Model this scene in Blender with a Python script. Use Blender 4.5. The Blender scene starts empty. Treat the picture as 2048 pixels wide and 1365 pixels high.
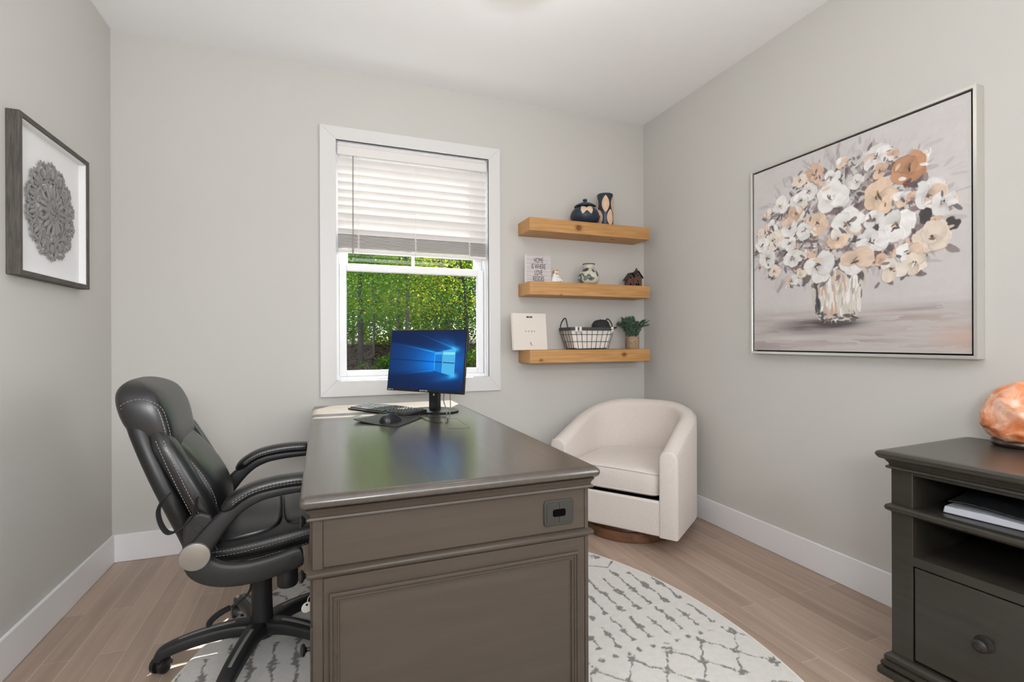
import bpy, bmesh, math, random
import numpy as np
from mathutils import Vector, Matrix, noise

random.seed(7); rng = np.random.default_rng(7)
PI = math.pi
SC = bpy.context.scene
COL = SC.collection

# ------------------------------------------------------------------ camera
CAM_H = 1.130
YAW, ROLL, FPX = 0.3652, -0.00342, 991.5
cam_d = bpy.data.cameras.new('camera')
cam_d.sensor_width = 36.0
cam_d.lens = 36.0 * FPX / 2048.0
cam_d.clip_start = 0.05
cam_d.clip_end = 500
cam = bpy.data.objects.new('camera', cam_d)
COL.objects.link(cam)
_f = Vector((math.sin(YAW), math.cos(YAW), 0)); _r = Vector((math.cos(YAW), -math.sin(YAW), 0)); _u = _r.cross(_f)
_r2 = _r * math.cos(ROLL) + _u * math.sin(ROLL); _u2 = -_r * math.sin(ROLL) + _u * math.cos(ROLL)
cam.matrix_world = Matrix(((_r2.x, _u2.x, -_f.x, 0), (_r2.y, _u2.y, -_f.y, 0), (_r2.z, _u2.z, -_f.z, CAM_H), (0, 0, 0, 1)))
SC.camera = cam

# ------------------------------------------------------------------ view, world, lights
SC.view_settings.view_transform = 'Standard'
SC.view_settings.look = 'None'
SC.view_settings.gamma = 1.0
SC.view_settings.use_curve_mapping = False
SC.view_settings.exposure = 0.0
SC.cycles.use_denoising = True
SC.cycles.max_bounces = 10
SC.cycles.diffuse_bounces = 6
SC.cycles.transparent_max_bounces = 12
SC.cycles.sample_clamp_indirect = 4.0

SUN_DIR = Vector((-0.41, -0.70, -1.0)).normalized()     # the way the light travels
w = bpy.data.worlds.new('world'); SC.world = w; w.use_nodes = True
nt = w.node_tree; nt.nodes.clear()
wo = nt.nodes.new('ShaderNodeOutputWorld'); bgn = nt.nodes.new('ShaderNodeBackground')
sky = nt.nodes.new('ShaderNodeTexSky'); sky.sky_type = 'NISHITA'; sky.sun_disc = False
sky.sun_elevation = math.radians(59); sky.sun_rotation = math.radians(40); sky.air_density = 1.0; sky.dust_density = 2.0
mixs = nt.nodes.new('ShaderNodeMixRGB'); mixs.inputs[0].default_value = 0.6; mixs.inputs[2].default_value = (6.5, 6.9, 7.4, 1)
nt.links.new(sky.outputs[0], mixs.inputs[1]); nt.links.new(mixs.outputs[0], bgn.inputs[0])
bgn.inputs[1].default_value = 0.42
nt.links.new(bgn.outputs[0], wo.inputs[0])

def light(name, kind, loc, energy, color=(1, 1, 1), direction=None, **kw):
    d = bpy.data.lights.new(name, kind); d.energy = energy; d.color = color
    for k, v in kw.items(): setattr(d, k, v)
    o = bpy.data.objects.new(name, d); COL.objects.link(o); o.location = loc
    if direction is not None: o.rotation_euler = Vector(direction).to_track_quat('-Z', 'Y').to_euler()
    return o
light('sun', 'SUN', (3, 8, 12), 40.0, (1.0, 0.96, 0.88), SUN_DIR, angle=math.radians(0.6))
# daylight through the window
wp = light('window_portal', 'AREA', (0.55, 3.30, 1.61), 1, (1, 1, 1), (0, -1, 0), shape='RECTANGLE', size=0.95, size_y=1.43)
wp.data.cycles.is_portal = True
# added fill lamp in the hall, and the photographer's flash bounced off the ceiling
light('hall_fill', 'AREA', (1.1, -2.8, 2.68), 170, (0.93, 0.965, 1.0), (0, 0, -1), shape='RECTANGLE', size=2.6, size_y=1.6)
light('bounce_flash', 'AREA', (-0.14, -0.65, 1.45), 46, (0.915, 0.955, 1.0), (0.18, 0.95, 1.0), shape='DISK', size=0.5)
light('side_fill', 'AREA', (2.235, -0.27, 1.55), 36, (0.92, 0.96, 1.0), (-1, 0, 0), shape='RECTANGLE', size=0.9, size_y=1.3)  # added fill lamp at the right wall; no window is built there
light('ceiling_lamp_light', 'POINT', (0.73, 1.82, 2.42), 4, (1.0, 0.98, 0.95), shadow_soft_size=0.16)

# ------------------------------------------------------------------ materials
def srgb(r, g, b):
    f = lambda c: ((c / 255.0) / 12.92 if c <= 10 else (((c / 255.0) + 0.055) / 1.055) ** 2.4)
    return (f(r), f(g), f(b), 1.0)

def mat(name, color=None, rough=0.5, metal=0.0, bump=0.0, bump_scale=200.0, var=0.0, var_scale=3.0, attr=None,
        emit=0.0, spec=0.5, stretch=(1, 1, 1), coat=0.0, sheen=0.0):
    m = bpy.data.materials.new(name); m.use_nodes = True
    N, L = m.node_tree.nodes, m.node_tree.links
    b = N['Principled BSDF']
    b.inputs['Roughness'].default_value = rough; b.inputs['Metallic'].default_value = metal
    b.inputs['Specular IOR Level'].default_value = spec
    b.inputs['Coat Weight'].default_value = coat; b.inputs['Coat Roughness'].default_value = 0.15
    b.inputs['Sheen Weight'].default_value = sheen
    tc = N.new('ShaderNodeTexCoord'); mp = N.new('ShaderNodeMapping'); mp.inputs['Scale'].default_value = stretch
    L.new(tc.outputs['Object'], mp.inputs[0])
    if color is not None: b.inputs['Base Color'].default_value = color
    if attr:
        a = N.new('ShaderNodeAttribute'); a.attribute_name = attr
        L.new(a.outputs['Color'], b.inputs['Base Color'])
        if emit:
            L.new(a.outputs['Color'], b.inputs['Emission Color']); b.inputs['Emission Strength'].default_value = emit
    elif var > 0:
        n = N.new('ShaderNodeTexNoise'); n.inputs['Scale'].default_value = var_scale; n.inputs['Detail'].default_value = 5
        L.new(mp.outputs[0], n.inputs['Vector'])
        r = N.new('ShaderNodeValToRGB')
        r.color_ramp.elements[0].position = 0.3; r.color_ramp.elements[1].position = 0.7
        r.color_ramp.elements[0].color = tuple(c * (1 - var) for c in color[:3]) + (1,)
        r.color_ramp.elements[1].color = tuple(min(1, c * (1 + var)) for c in color[:3]) + (1,)
        L.new(n.outputs[0], r.inputs[0]); L.new(r.outputs[0], b.inputs['Base Color'])
    if emit and not attr:
        b.inputs['Emission Color'].default_value = color; b.inputs['Emission Strength'].default_value = emit
    if bump > 0:
        n2 = N.new('ShaderNodeTexNoise'); n2.inputs['Scale'].default_value = bump_scale; n2.inputs['Detail'].default_value = 4
        L.new(mp.outputs[0], n2.inputs['Vector'])
        bp = N.new('ShaderNodeBump'); bp.inputs['Strength'].default_value = bump; bp.inputs['Distance'].default_value = 0.002
        L.new(n2.outputs[0], bp.inputs['Height']); L.new(bp.outputs[0], b.inputs['Normal'])
    return m

def wood_mat(name, c1, c2, rough=0.5, axis=0, scale=6.0, knots=(), bump=0.15, coat=0.0):
    m = bpy.data.materials.new(name); m.use_nodes = True
    N, L = m.node_tree.nodes, m.node_tree.links; b = N['Principled BSDF']
    tc = N.new('ShaderNodeTexCoord'); mp = N.new('ShaderNodeMapping')
    s = [scale * 8] * 3; s[axis] = scale * 0.55; mp.inputs['Scale'].default_value = s
    L.new(tc.outputs['Object'], mp.inputs[0])
    n = N.new('ShaderNodeTexNoise'); n.inputs['Scale'].default_value = 1.0; n.inputs['Detail'].default_value = 7; n.inputs['Distortion'].default_value = 0.6
    L.new(mp.outputs[0], n.inputs['Vector'])
    r = N.new('ShaderNodeValToRGB'); r.color_ramp.elements[0].position = 0.33; r.color_ramp.elements[1].position = 0.68
    r.color_ramp.elements[0].color = c1; r.color_ramp.elements[1].color = c2
    L.new(n.outputs[0], r.inputs[0])
    out = r.outputs[0]
    for (kx_, ky_, kz_, kr_) in knots:      # pine knots at fixed spots of the board
        vs_ = N.new('ShaderNodeVectorMath'); vs_.operation = 'SUBTRACT'; vs_.inputs[1].default_value = (kx_, ky_, kz_); L.new(tc.outputs['Object'], vs_.inputs[0])
        vm_ = N.new('ShaderNodeVectorMath'); vm_.operation = 'MULTIPLY'; vm_.inputs[1].default_value = (0.75, 1, 1); L.new(vs_.outputs[0], vm_.inputs[0])
        ln_ = N.new('ShaderNodeVectorMath'); ln_.operation = 'LENGTH'; L.new(vm_.outputs[0], ln_.inputs[0])
        wv_ = N.new('ShaderNodeMath'); wv_.operation = 'MULTIPLY_ADD'; wv_.inputs[1].default_value = 0.012; L.new(n.outputs[0], wv_.inputs[0]); L.new(ln_.outputs['Value'], wv_.inputs[2])
        r2 = N.new('ShaderNodeValToRGB'); e2 = r2.color_ramp.elements
        k_ = kr_ + .006
        e2[0].position = k_ * .45; e2[0].color = (0.5, 0.36, 0.25, 1); e2[1].position = k_ * 1.9; e2[1].color = (1, 1, 1, 1)
        q_ = e2.new(k_ * .85); q_.color = (0.22, 0.13, 0.08, 1); q_ = e2.new(k_ * 1.1); q_.color = (0.7, 0.58, 0.45, 1)
        L.new(wv_.outputs[0], r2.inputs[0])
        mx = N.new('ShaderNodeMixRGB'); mx.blend_type = 'MULTIPLY'; mx.inputs[0].default_value = 1
        L.new(out, mx.inputs[1]); L.new(r2.outputs[0], mx.inputs[2]); out = mx.outputs[0]
    L.new(out, b.inputs['Base Color'])
    b.inputs['Roughness'].default_value = rough; b.inputs['Coat Weight'].default_value = coat; b.inputs['Coat Roughness'].default_value = 0.2
    bp = N.new('ShaderNodeBump'); bp.inputs['Strength'].default_value = bump; bp.inputs['Distance'].default_value = 0.001
    L.new(n.outputs[0], bp.inputs['Height']); L.new(bp.outputs[0], b.inputs['Normal'])
    return m

def floor_mat():
    m = bpy.data.materials.new('floor_planks'); m.use_nodes = True
    N, L = m.node_tree.nodes, m.node_tree.links; b = N['Principled BSDF']
    tc = N.new('ShaderNodeTexCoord'); mp = N.new('ShaderNodeMapping'); mp.inputs['Rotation'].default_value = (0, 0, PI / 2)
    mp.inputs['Location'].default_value = (0.31, 0.012, 0)
    L.new(tc.outputs['Object'], mp.inputs[0])
    br = N.new('ShaderNodeTexBrick'); br.offset = 0.37; br.offset_frequency = 2
    br.inputs['Scale'].default_value = 1.0; br.inputs['Brick Width'].default_value = 0.95; br.inputs['Row Height'].default_value = 0.083
    br.inputs['Mortar Size'].default_value = 0.0011; br.inputs['Mortar Smooth'].default_value = 0.1; br.inputs['Bias'].default_value = 0.0
    br.inputs['Color1'].default_value = srgb(182, 160, 143); br.inputs['Color2'].default_value = srgb(162, 141, 125)
    br.inputs['Mortar'].default_value = srgb(202, 182, 166)
    L.new(mp.outputs[0], br.inputs['Vector'])
    mp2 = N.new('ShaderNodeMapping'); mp2.inputs['Scale'].default_value = (28, 2.2, 1); L.new(tc.outputs['Object'], mp2.inputs[0])
    n = N.new('ShaderNodeTexNoise'); n.inputs['Scale'].default_value = 1; n.inputs['Detail'].default_value = 6; L.new(mp2.outputs[0], n.inputs['Vector'])
    r = N.new('ShaderNodeValToRGB'); r.color_ramp.elements[0].position = 0.3; r.color_ramp.elements[0].color = (0.86, 0.85, 0.85, 1)
    r.color_ramp.elements[1].position = 0.7; r.color_ramp.elements[1].color = (1.06, 1.06, 1.07, 1); L.new(n.outputs[0], r.inputs[0])
    mx = N.new('ShaderNodeMixRGB'); mx.blend_type = 'MULTIPLY'; mx.inputs[0].default_value = 1
    L.new(br.outputs['Color'], mx.inputs[1]); L.new(r.outputs[0], mx.inputs[2]); L.new(mx.outputs[0], b.inputs['Base Color'])
    b.inputs['Roughness'].default_value = 0.42
    bp = N.new('ShaderNodeBump'); bp.inputs['Strength'].default_value = 0.25; bp.inputs['Distance'].default_value = 0.001; bp.invert = True
    L.new(br.outputs['Fac'], bp.inputs['Height']); L.new(bp.outputs[0], b.inputs['Normal'])
    return m

def fabric_mat(name, color, scale=420.0, var=0.1):
    m = bpy.data.materials.new(name); m.use_nodes = True
    N, L = m.node_tree.nodes, m.node_tree.links; b = N['Principled BSDF']
    tc = N.new('ShaderNodeTexCoord')
    facs = []
    for st in ((scale * .25, scale * .25, scale), (scale, scale, scale * .22)):
        mp = N.new('ShaderNodeMapping'); mp.inputs['Scale'].default_value = st; L.new(tc.outputs['Object'], mp.inputs[0])
        n = N.new('ShaderNodeTexNoise'); n.inputs['Scale'].default_value = 1; n.inputs['Detail'].default_value = 2; L.new(mp.outputs[0], n.inputs['Vector'])
        facs.append(n.outputs[0])
    add = N.new('ShaderNodeMath'); add.operation = 'ADD'; L.new(facs[0], add.inputs[0]); L.new(facs[1], add.inputs[1])
    r = N.new('ShaderNodeValToRGB'); r.color_ramp.elements[0].position = 0.3; r.color_ramp.elements[1].position = 0.7
    mu = N.new('ShaderNodeMath'); mu.operation = 'MULTIPLY'; mu.inputs[1].default_value = 0.5; L.new(add.outputs[0], mu.inputs[0]); L.new(mu.outputs[0], r.inputs[0])
    r.color_ramp.elements[0].color = tuple(c * (1 - var) for c in color[:3]) + (1,); r.color_ramp.elements[1].color = tuple(min(1, c * (1 + var)) for c in color[:3]) + (1,)
    L.new(r.outputs[0], b.inputs['Base Color'])
    bp = N.new('ShaderNodeBump'); bp.inputs['Strength'].default_value = 0.35; bp.inputs['Distance'].default_value = 0.0015
    L.new(mu.outputs[0], bp.inputs['Height']); L.new(bp.outputs[0], b.inputs['Normal'])
    b.inputs['Roughness'].default_value = 0.9; b.inputs['Sheen Weight'].default_value = 0.15; b.inputs['Specular IOR Level'].default_value = 0.2
    return m

def leaf_mat(name, c1, c2, trans):
    c1, c2, trans = [tuple(v * 0.95 for v in c[:3]) + (1,) for c in (c1, c2, trans)]
    m = bpy.data.materials.new(name); m.use_nodes = True
    N, L = m.node_tree.nodes, m.node_tree.links; N.remove(N['Principled BSDF'])
    g = N.new('ShaderNodeNewGeometry'); r = N.new('ShaderNodeValToRGB')
    r.color_ramp.elements[0].color = c1; r.color_ramp.elements[1].color = c2; L.new(g.outputs['Random Per Island'], r.inputs[0])
    d = N.new('ShaderNodeBsdfDiffuse'); t = N.new('ShaderNodeBsdfTranslucent'); t.inputs[0].default_value = trans
    L.new(r.outputs[0], d.inputs[0]); mx = N.new('ShaderNodeMixShader'); mx.inputs[0].default_value = 0.5
    L.new(d.outputs[0], mx.inputs[1]); L.new(t.outputs[0], mx.inputs[2]); L.new(mx.outputs[0], N['Material Output'].inputs[0])
    return m

def glass_mat():
    m = bpy.data.materials.new('window_glass'); m.use_nodes = True
    N, L = m.node_tree.nodes, m.node_tree.links; N.remove(N['Principled BSDF'])
    t = N.new('ShaderNodeBsdfTransparent'); t.inputs[0].default_value = (0.95, 0.97, 0.96, 1)
    g = N.new('ShaderNodeBsdfGlossy'); g.inputs['Roughness'].default_value = 0.02
    lw = N.new('ShaderNodeLayerWeight'); lw.inputs[0].default_value = 0.5
    pw = N.new('ShaderNodeMath'); pw.operation = 'POWER'; pw.inputs[1].default_value = 5.0; L.new(lw.outputs['Facing'], pw.inputs[0])
    fr = N.new('ShaderNodeMath'); fr.operation = 'MULTIPLY_ADD'; fr.inputs[1].default_value = 0.7; fr.inputs[2].default_value = 0.012; L.new(pw.outputs[0], fr.inputs[0])
    mx = N.new('ShaderNodeMixShader'); L.new(fr.outputs[0], mx.inputs[0]); L.new(t.outputs[0], mx.inputs[1]); L.new(g.outputs[0], mx.inputs[2])
    L.new(mx.outputs[0], N['Material Output'].inputs[0]); return m

M = {}
M['wall'] = mat('wall_paint', srgb(201, 199, 194), 0.85, bump=0.04, bump_scale=300, spec=0.2)
M['ceil'] = mat('ceiling_paint', srgb(244, 244, 245), 0.95, spec=0.1)
M['trim'] = mat('trim_paint', srgb(238, 238, 240), 0.35, spec=0.4)
M['casing'] = mat('casing_paint', srgb(218, 217, 216), 0.4, spec=0.3)
M['vinyl'] = mat('window_vinyl', srgb(240, 241, 243), 0.35)
M['blind'] = mat('blind_vinyl', srgb(226, 222, 220), 0.45)
M['cordwhite'] = mat('blind_cord', srgb(235, 233, 230), 0.8)
M['wand'] = mat('wand_plastic', srgb(150, 148, 146), 0.2, spec=0.6)
M['floor'] = floor_mat()
M['glass'] = glass_mat()
M['desk'] = wood_mat('desk_wood', srgb(62, 53, 44), srgb(68, 59, 50), 0.45, axis=0, scale=5, bump=0.06)
M['desktop'] = wood_mat('desk_top_wood', srgb(64, 57, 50), srgb(74, 66, 58), 0.32, axis=1, scale=6, bump=0.08, coat=0.6)
M['cab'] = wood_mat('cabinet_wood', srgb(47, 44, 38), srgb(56, 52, 45), 0.36, axis=1, scale=5, bump=0.06)
M['cabtop'] = wood_mat('cabinet_top_wood', srgb(52, 49, 42), srgb(63, 59, 51), 0.3, axis=1, scale=5, bump=0.08, coat=0.15)
for _k, _kn in (('pine1', [(-.105, -.202, .040, .014), (.0, -.16, 0, .006), (.20, -.13, 0, .008)]), ('pine2', [(-.235, -.202, .002, .005)]), ('pine3', [(.245, -.202, .047, .011), (-.38, -.202, .02, .005)])):
    M[_k] = wood_mat('pine_shelf', srgb(176, 128, 74), srgb(198, 150, 94), 0.5, axis=0, scale=9, knots=_kn, bump=0.1)
M['pineend'] = wood_mat('pine_end', srgb(186, 142, 96), srgb(206, 166, 122), 0.55, axis=1, scale=6)
M['leather'] = mat('black_leather', srgb(20, 20, 22), 0.33, bump=0.1, bump_scale=420, spec=0.7)
M['leather2'] = mat('black_leather_side', srgb(15, 15, 16), 0.40, bump=0.1, bump_scale=420, spec=0.5)
M['stitch'] = mat('grey_thread', srgb(150, 145, 137), 0.8)
M['bplastic'] = mat('black_plastic', srgb(33, 33, 34), 0.45, bump=0.15, bump_scale=900)
M['capmetal'] = mat('satin_cap', srgb(150, 145, 138), 0.38, metal=0.6)
M['gstrip'] = mat('grey_inlay', srgb(120, 120, 118), 0.4)
M['webbing'] = mat('black_webbing', srgb(30, 29, 29), 0.9, bump=0.5, bump_scale=700)
M['cream'] = fabric_mat('cream_linen', srgb(217, 208, 201))
M['brownbase'] = wood_mat('walnut_base', srgb(94, 62, 42), srgb(122, 84, 58), 0.4, axis=0, scale=5)
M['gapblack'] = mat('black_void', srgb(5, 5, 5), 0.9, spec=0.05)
M['black'] = mat('black_gloss_plastic', srgb(24, 24, 26), 0.32)
M['keys'] = mat('key_plastic', srgb(44, 45, 48), 0.38)
M['pad'] = mat('pad_cloth', srgb(44, 42, 42), 0.55, bump=0.2, bump_scale=900)
M['screen'] = mat('screen_image', None, 0.35, attr='picture', emit=0.9, spec=0.08)
M['screen'].node_tree.nodes['Principled BSDF'].inputs['Base Color'].default_value = (0.01, 0.01, 0.01, 1)
for l in list(M['screen'].node_tree.links):
    if l.to_socket.name == 'Base Color': M['screen'].node_tree.links.remove(l)
M['mtext'] = mat('silver_print', srgb(200, 200, 200), 0.5)
M['wire'] = mat('wire_grey', srgb(66, 62, 58), 0.4, metal=0.5)
M['cable'] = mat('cable_grey', srgb(120, 118, 116), 0.5)
M['darkcable'] = mat('cable_black', srgb(36, 36, 37), 0.5)
M['silver'] = mat('silver_frame', srgb(206, 204, 198), 0.32, metal=0.55)
M['canvas'] = mat('painted_canvas', None, 0.55, attr='picture', bump=0.35, bump_scale=350)
M['frameedge'] = mat('frame_gap_black', srgb(18, 16, 16), 0.7)
M['darkframe'] = wood_mat('dark_grained_frame', srgb(62, 58, 54), srgb(92, 86, 80), 0.6, axis=2, scale=26, bump=0.5)
M['darkframeh'] = wood_mat('dark_grained_frame_rail', srgb(62, 58, 54), srgb(92, 86, 80), 0.6, axis=1, scale=26, bump=0.5)
M['mount'] = mat('white_mount', srgb(232, 232, 232), 0.8)
M['carved'] = mat('carved_grey', srgb(136, 135, 133), 0.8, bump=0.3, bump_scale=150, var=0.08, var_scale=60)
M['navy'] = mat('navy_glaze', srgb(34, 48, 66), 0.4, var=0.15, var_scale=20)
M['carvedcream'] = mat('carved_cream', srgb(226, 196, 166), 0.7, bump=0.8, bump_scale=300)
M['vase'] = mat('vase_glaze', None, 0.18, attr='picture', spec=0.6)
M['signface'] = mat('sign_boards', None, 0.8, attr='picture')
M['signtext'] = mat('sign_lettering', srgb(70, 66, 68), 0.8)
M['white'] = mat('plain_white', srgb(236, 235, 232), 0.7)
M['figskin'] = mat('figure_cream', srgb(236, 216, 200), 0.6)
M['fighair'] = mat('figure_hair', srgb(176, 130, 70), 0.6, var=0.2, var_scale=200)
M['houseb'] = mat('copper_brick', srgb(104, 74, 64), 0.5, metal=0.3, var=0.45, var_scale=260, bump=1.0, bump_scale=260)
M['houser'] = mat('dark_roof', srgb(48, 40, 40), 0.5, metal=0.3, bump=0.6, bump_scale=200)
M['book'] = mat('book_cover', srgb(222, 214, 204), 0.6)
M['pages'] = mat('book_pages', srgb(236, 230, 220), 0.9)
M['printdark'] = mat('print_dark', srgb(60, 58, 58), 0.7)
M['liner'] = mat('cotton_liner', srgb(228, 222, 214), 0.95, bump=0.8, bump_scale=60)
M['strapgrey'] = mat('basket_band', srgb(64, 62, 61), 0.6)
M['cap'] = mat('cap_cloth', srgb(42, 43, 46), 0.85, bump=0.3, bump_scale=500)
M['pot'] = mat('concrete_pot', srgb(164, 142, 116), 0.9, var=0.25, var_scale=60, bump=0.6, bump_scale=120)
M['leaf'] = mat('plant_leaf', srgb(88, 114, 92), 0.55, var=0.35, var_scale=40)
M['stem'] = mat('plant_stem', srgb(70, 66, 44), 0.8)
M['bronze'] = mat('dark_knob', srgb(58, 56, 54), 0.35, metal=0.6)
M['grom'] = mat('grommet_plate', srgb(46, 45, 42), 0.45)
M['tag'] = mat('tag_metal', srgb(206, 202, 192), 0.4)
M['saltbase'] = wood_mat('salt_base_wood', srgb(48, 34, 28), srgb(70, 50, 40), 0.3, axis=0, scale=10)
M['binder'] = mat('report_cover', srgb(64, 65, 68), 0.3)
M['paper'] = mat('paper_edge', srgb(222, 226, 236), 0.7, stretch=(1, 1, 60), var=0.08, var_scale=30)
M['brass'] = mat('lamp_brass', srgb(170, 150, 110), 0.3, metal=0.9)
M['opal'] = mat('opal_glass', (1.0, 0.93, 0.82, 1), 0.3, emit=0.7)
M['bark'] = mat('tree_bark', srgb(84, 78, 72), 0.9, var=0.35, var_scale=6, bump=1, bump_scale=30)
M['barkdark'] = mat('tree_bark_dark', srgb(54, 47, 42), 0.9, var=0.35, var_scale=6, bump=1, bump_scale=30)
M['soil'] = mat('forest_floor', srgb(52, 43, 34), 0.95, var=0.6, var_scale=2.5, bump=1, bump_scale=8)
M['twig'] = mat('brush_twigs', srgb(66, 54, 50), 0.9)
M['leafA'] = leaf_mat('leaf_bright', srgb(62, 106, 30), srgb(104, 144, 36), srgb(160, 190, 36))
M['leafB'] = leaf_mat('leaf_mid', srgb(44, 88, 34), srgb(80, 126, 42), srgb(110, 156, 40))
M['leafC'] = leaf_mat('leaf_dark', srgb(34, 60, 28), srgb(60, 90, 40), srgb(66, 108, 36))
M['leafD'] = leaf_mat('leaf_yellow', srgb(110, 128, 36), srgb(160, 160, 50), srgb(205, 196, 50))
M['leafdry'] = leaf_mat('leaf_dry', srgb(60, 46, 36), srgb(110, 88, 70), srgb(80, 60, 44))

# rug and salt materials
def salt_mat():
    m = bpy.data.materials.new('salt_crystal'); m.use_nodes = True
    N, L = m.node_tree.nodes, m.node_tree.links; b = N['Principled BSDF']
    tc = N.new('ShaderNodeTexCoord'); n = N.new('ShaderNodeTexNoise'); n.inputs['Scale'].default_value = 14; n.inputs['Detail'].default_value = 8; n.inputs['Distortion'].default_value = 1.2
    L.new(tc.outputs['Object'], n.inputs['Vector'])
    r = N.new('ShaderNodeValToRGB'); e = r.color_ramp.elements
    e[0].position = 0.36; e[0].color = srgb(206, 112, 52); e[1].position = 0.62; e[1].color = srgb(240, 206, 186)
    k = e.new(0.48); k.color = srgb(226, 152, 110)
    L.new(n.outputs[0], r.inputs[0]); L.new(r.outputs[0], b.inputs['Base Color'])
    b.inputs['Subsurface Weight'].default_value = 0.35; b.inputs['Subsurface Radius'].default_value = (0.03, 0.012, 0.006); b.inputs['Subsurface Scale'].default_value = 1.0
    b.inputs['Roughness'].default_value = 0.28
    bp = N.new('ShaderNodeBump'); bp.inputs['Strength'].default_value = 0.8; bp.inputs['Distance'].default_value = 0.004; L.new(n.outputs[0], bp.inputs['Height']); L.new(bp.outputs[0], b.inputs['Normal'])
    return m
M['salt'] = salt_mat()
M['rug'] = mat('rug_pile', None, 0.98, attr='picture', bump=1.0, bump_scale=330, spec=0.05, sheen=0.2)

# ------------------------------------------------------------------ mesh helpers
class MB:
    def __init__(s): s.v = []; s.f = []
    def add(s, V, F, T=None):
        n = len(s.v)
        for p in V:
            p = Vector(p); s.v.append(T @ p if T is not None else p)
        s.f += [tuple(i + n for i in f) for f in F]; return s
    def box(s, x0, x1, y0, y1, z0, z1, T=None):
        V = [(x, y, z) for z in (z0, z1) for y in (y0, y1) for x in (x0, x1)]
        return s.add(V, [(0, 2, 3, 1), (4, 5, 7, 6), (0, 1, 5, 4), (2, 6, 7, 3), (0, 4, 6, 2), (1, 3, 7, 5)], T)
    def loft(s, rings, cap=True, closed=True, loop=False, T=None):
        n = len(rings[0]); V = [p for r in rings for p in r]; F = []
        R = len(rings)
        for i in range(R if loop else R - 1):
            a = i * n; b = ((i + 1) % R) * n
            for j in range(n if closed else n - 1):
                k = (j + 1) % n; F.append((a + j, a + k, b + k, b + j))
        if cap and not loop: F.append(tuple(reversed(range(n)))); F.append(tuple(range((R - 1) * n, R * n)))
        return s.add(V, F, T)
    def lathe(s, prof, c=(0, 0, 0), n=32, T=None, cap=True):
        rings = [[(c[0] + max(r, 1e-4) * math.cos(2 * PI * j / n), c[1] + max(r, 1e-4) * math.sin(2 * PI * j / n), c[2] + z) for j in range(n)] for r, z in prof]
        return s.loft(rings, cap, T=T)
    def prism(s, poly, h0, h1, axis='z', T=None):
        def P(a, b, h): return {'z': (a, b, h), 'y': (a, h, b), 'x': (h, a, b)}[axis]
        return s.loft([[P(a, b, h0) for a, b in poly], [P(a, b, h1) for a, b in poly]], T=T)
    def tube(s, path, r, n=8, loop=False, T=None, sy=1.0):
        P = [Vector(p) for p in path]; R = r if hasattr(r, '__len__') else [r] * len(P); rings = []
        up = None
        for i, p in enumerate(P):
            if loop: t = P[(i + 1) % len(P)] - P[i - 1]
            else: t = P[min(i + 1, len(P) - 1)] - P[max(i - 1, 0)]
            t.normalize()
            if up is None:
                up = Vector((0, 0, 1)) if abs(t.z) < 0.9 else Vector((0, 1, 0))
            a = t.cross(up); a.normalize(); b = a.cross(t); b.normalize(); up = b
            rings.append([p + a * (R[i] * math.cos(2 * PI * j / n)) + b * (R[i] * sy * math.sin(2 * PI * j / n)) for j in range(n)])
        return s.loft(rings, True, loop=loop, T=T)
    def ribbon(s, path, wa, wb, side, n=16, e=0.5, T=None, ends=True):
        """swept flattened section: wa in the plane of the path, wb along 'side'"""
        P = [Vector(p) for p in path]; S = Vector(side).normalized(); rings = []
        for i, p in enumerate(P):
            t = (P[min(i + 1, len(P) - 1)] - P[max(i - 1, 0)]).normalized(); nn = t.cross(S).normalized(); sd = nn.cross(t).normalized()
            ring = []
            for j in range(n):
                c, q = math.cos(2 * PI * j / n), math.sin(2 * PI * j / n)
                ring.append(p + nn * (wa[i] * math.copysign(abs(c) ** e, c)) + sd * (wb[i] * math.copysign(abs(q) ** e, q)))
            rings.append(ring)
        return s.loft(rings, True, T=T)
    def build(s, name, m, parent=None, smooth=True, angle=38, bevel=0.0, seg=2, sub=0, local=False):
        me = bpy.data.meshes.new(name)
        V = s.v
        if parent is not None and not local:
            inv = wmat(parent).inverted(); V = [inv @ Vector(p) for p in V]
        me.from_pydata([tuple(p) for p in V], [], s.f); me.validate(); me.update()
        bm = bmesh.new(); bm.from_mesh(me); bmesh.ops.recalc_face_normals(bm, faces=bm.faces); bm.to_mesh(me); bm.free()
        me.materials.append(M[m] if isinstance(m, str) else m)
        o = bpy.data.objects.new(name, me); COL.objects.link(o)
        if parent is not None: o.parent = parent
        if smooth:
            me.shade_smooth()
            if not sub: me.set_sharp_from_angle(angle=math.radians(angle))
        if bevel:
            b = o.modifiers.new('bevel', 'BEVEL'); b.width = bevel; b.segments = seg; b.limit_method = 'ANGLE'; b.angle_limit = math.radians(40); b.harden_normals = False
        if sub:
            q = o.modifiers.new('sub', 'SUBSURF'); q.levels = sub; q.render_levels = sub
        return o

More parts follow.
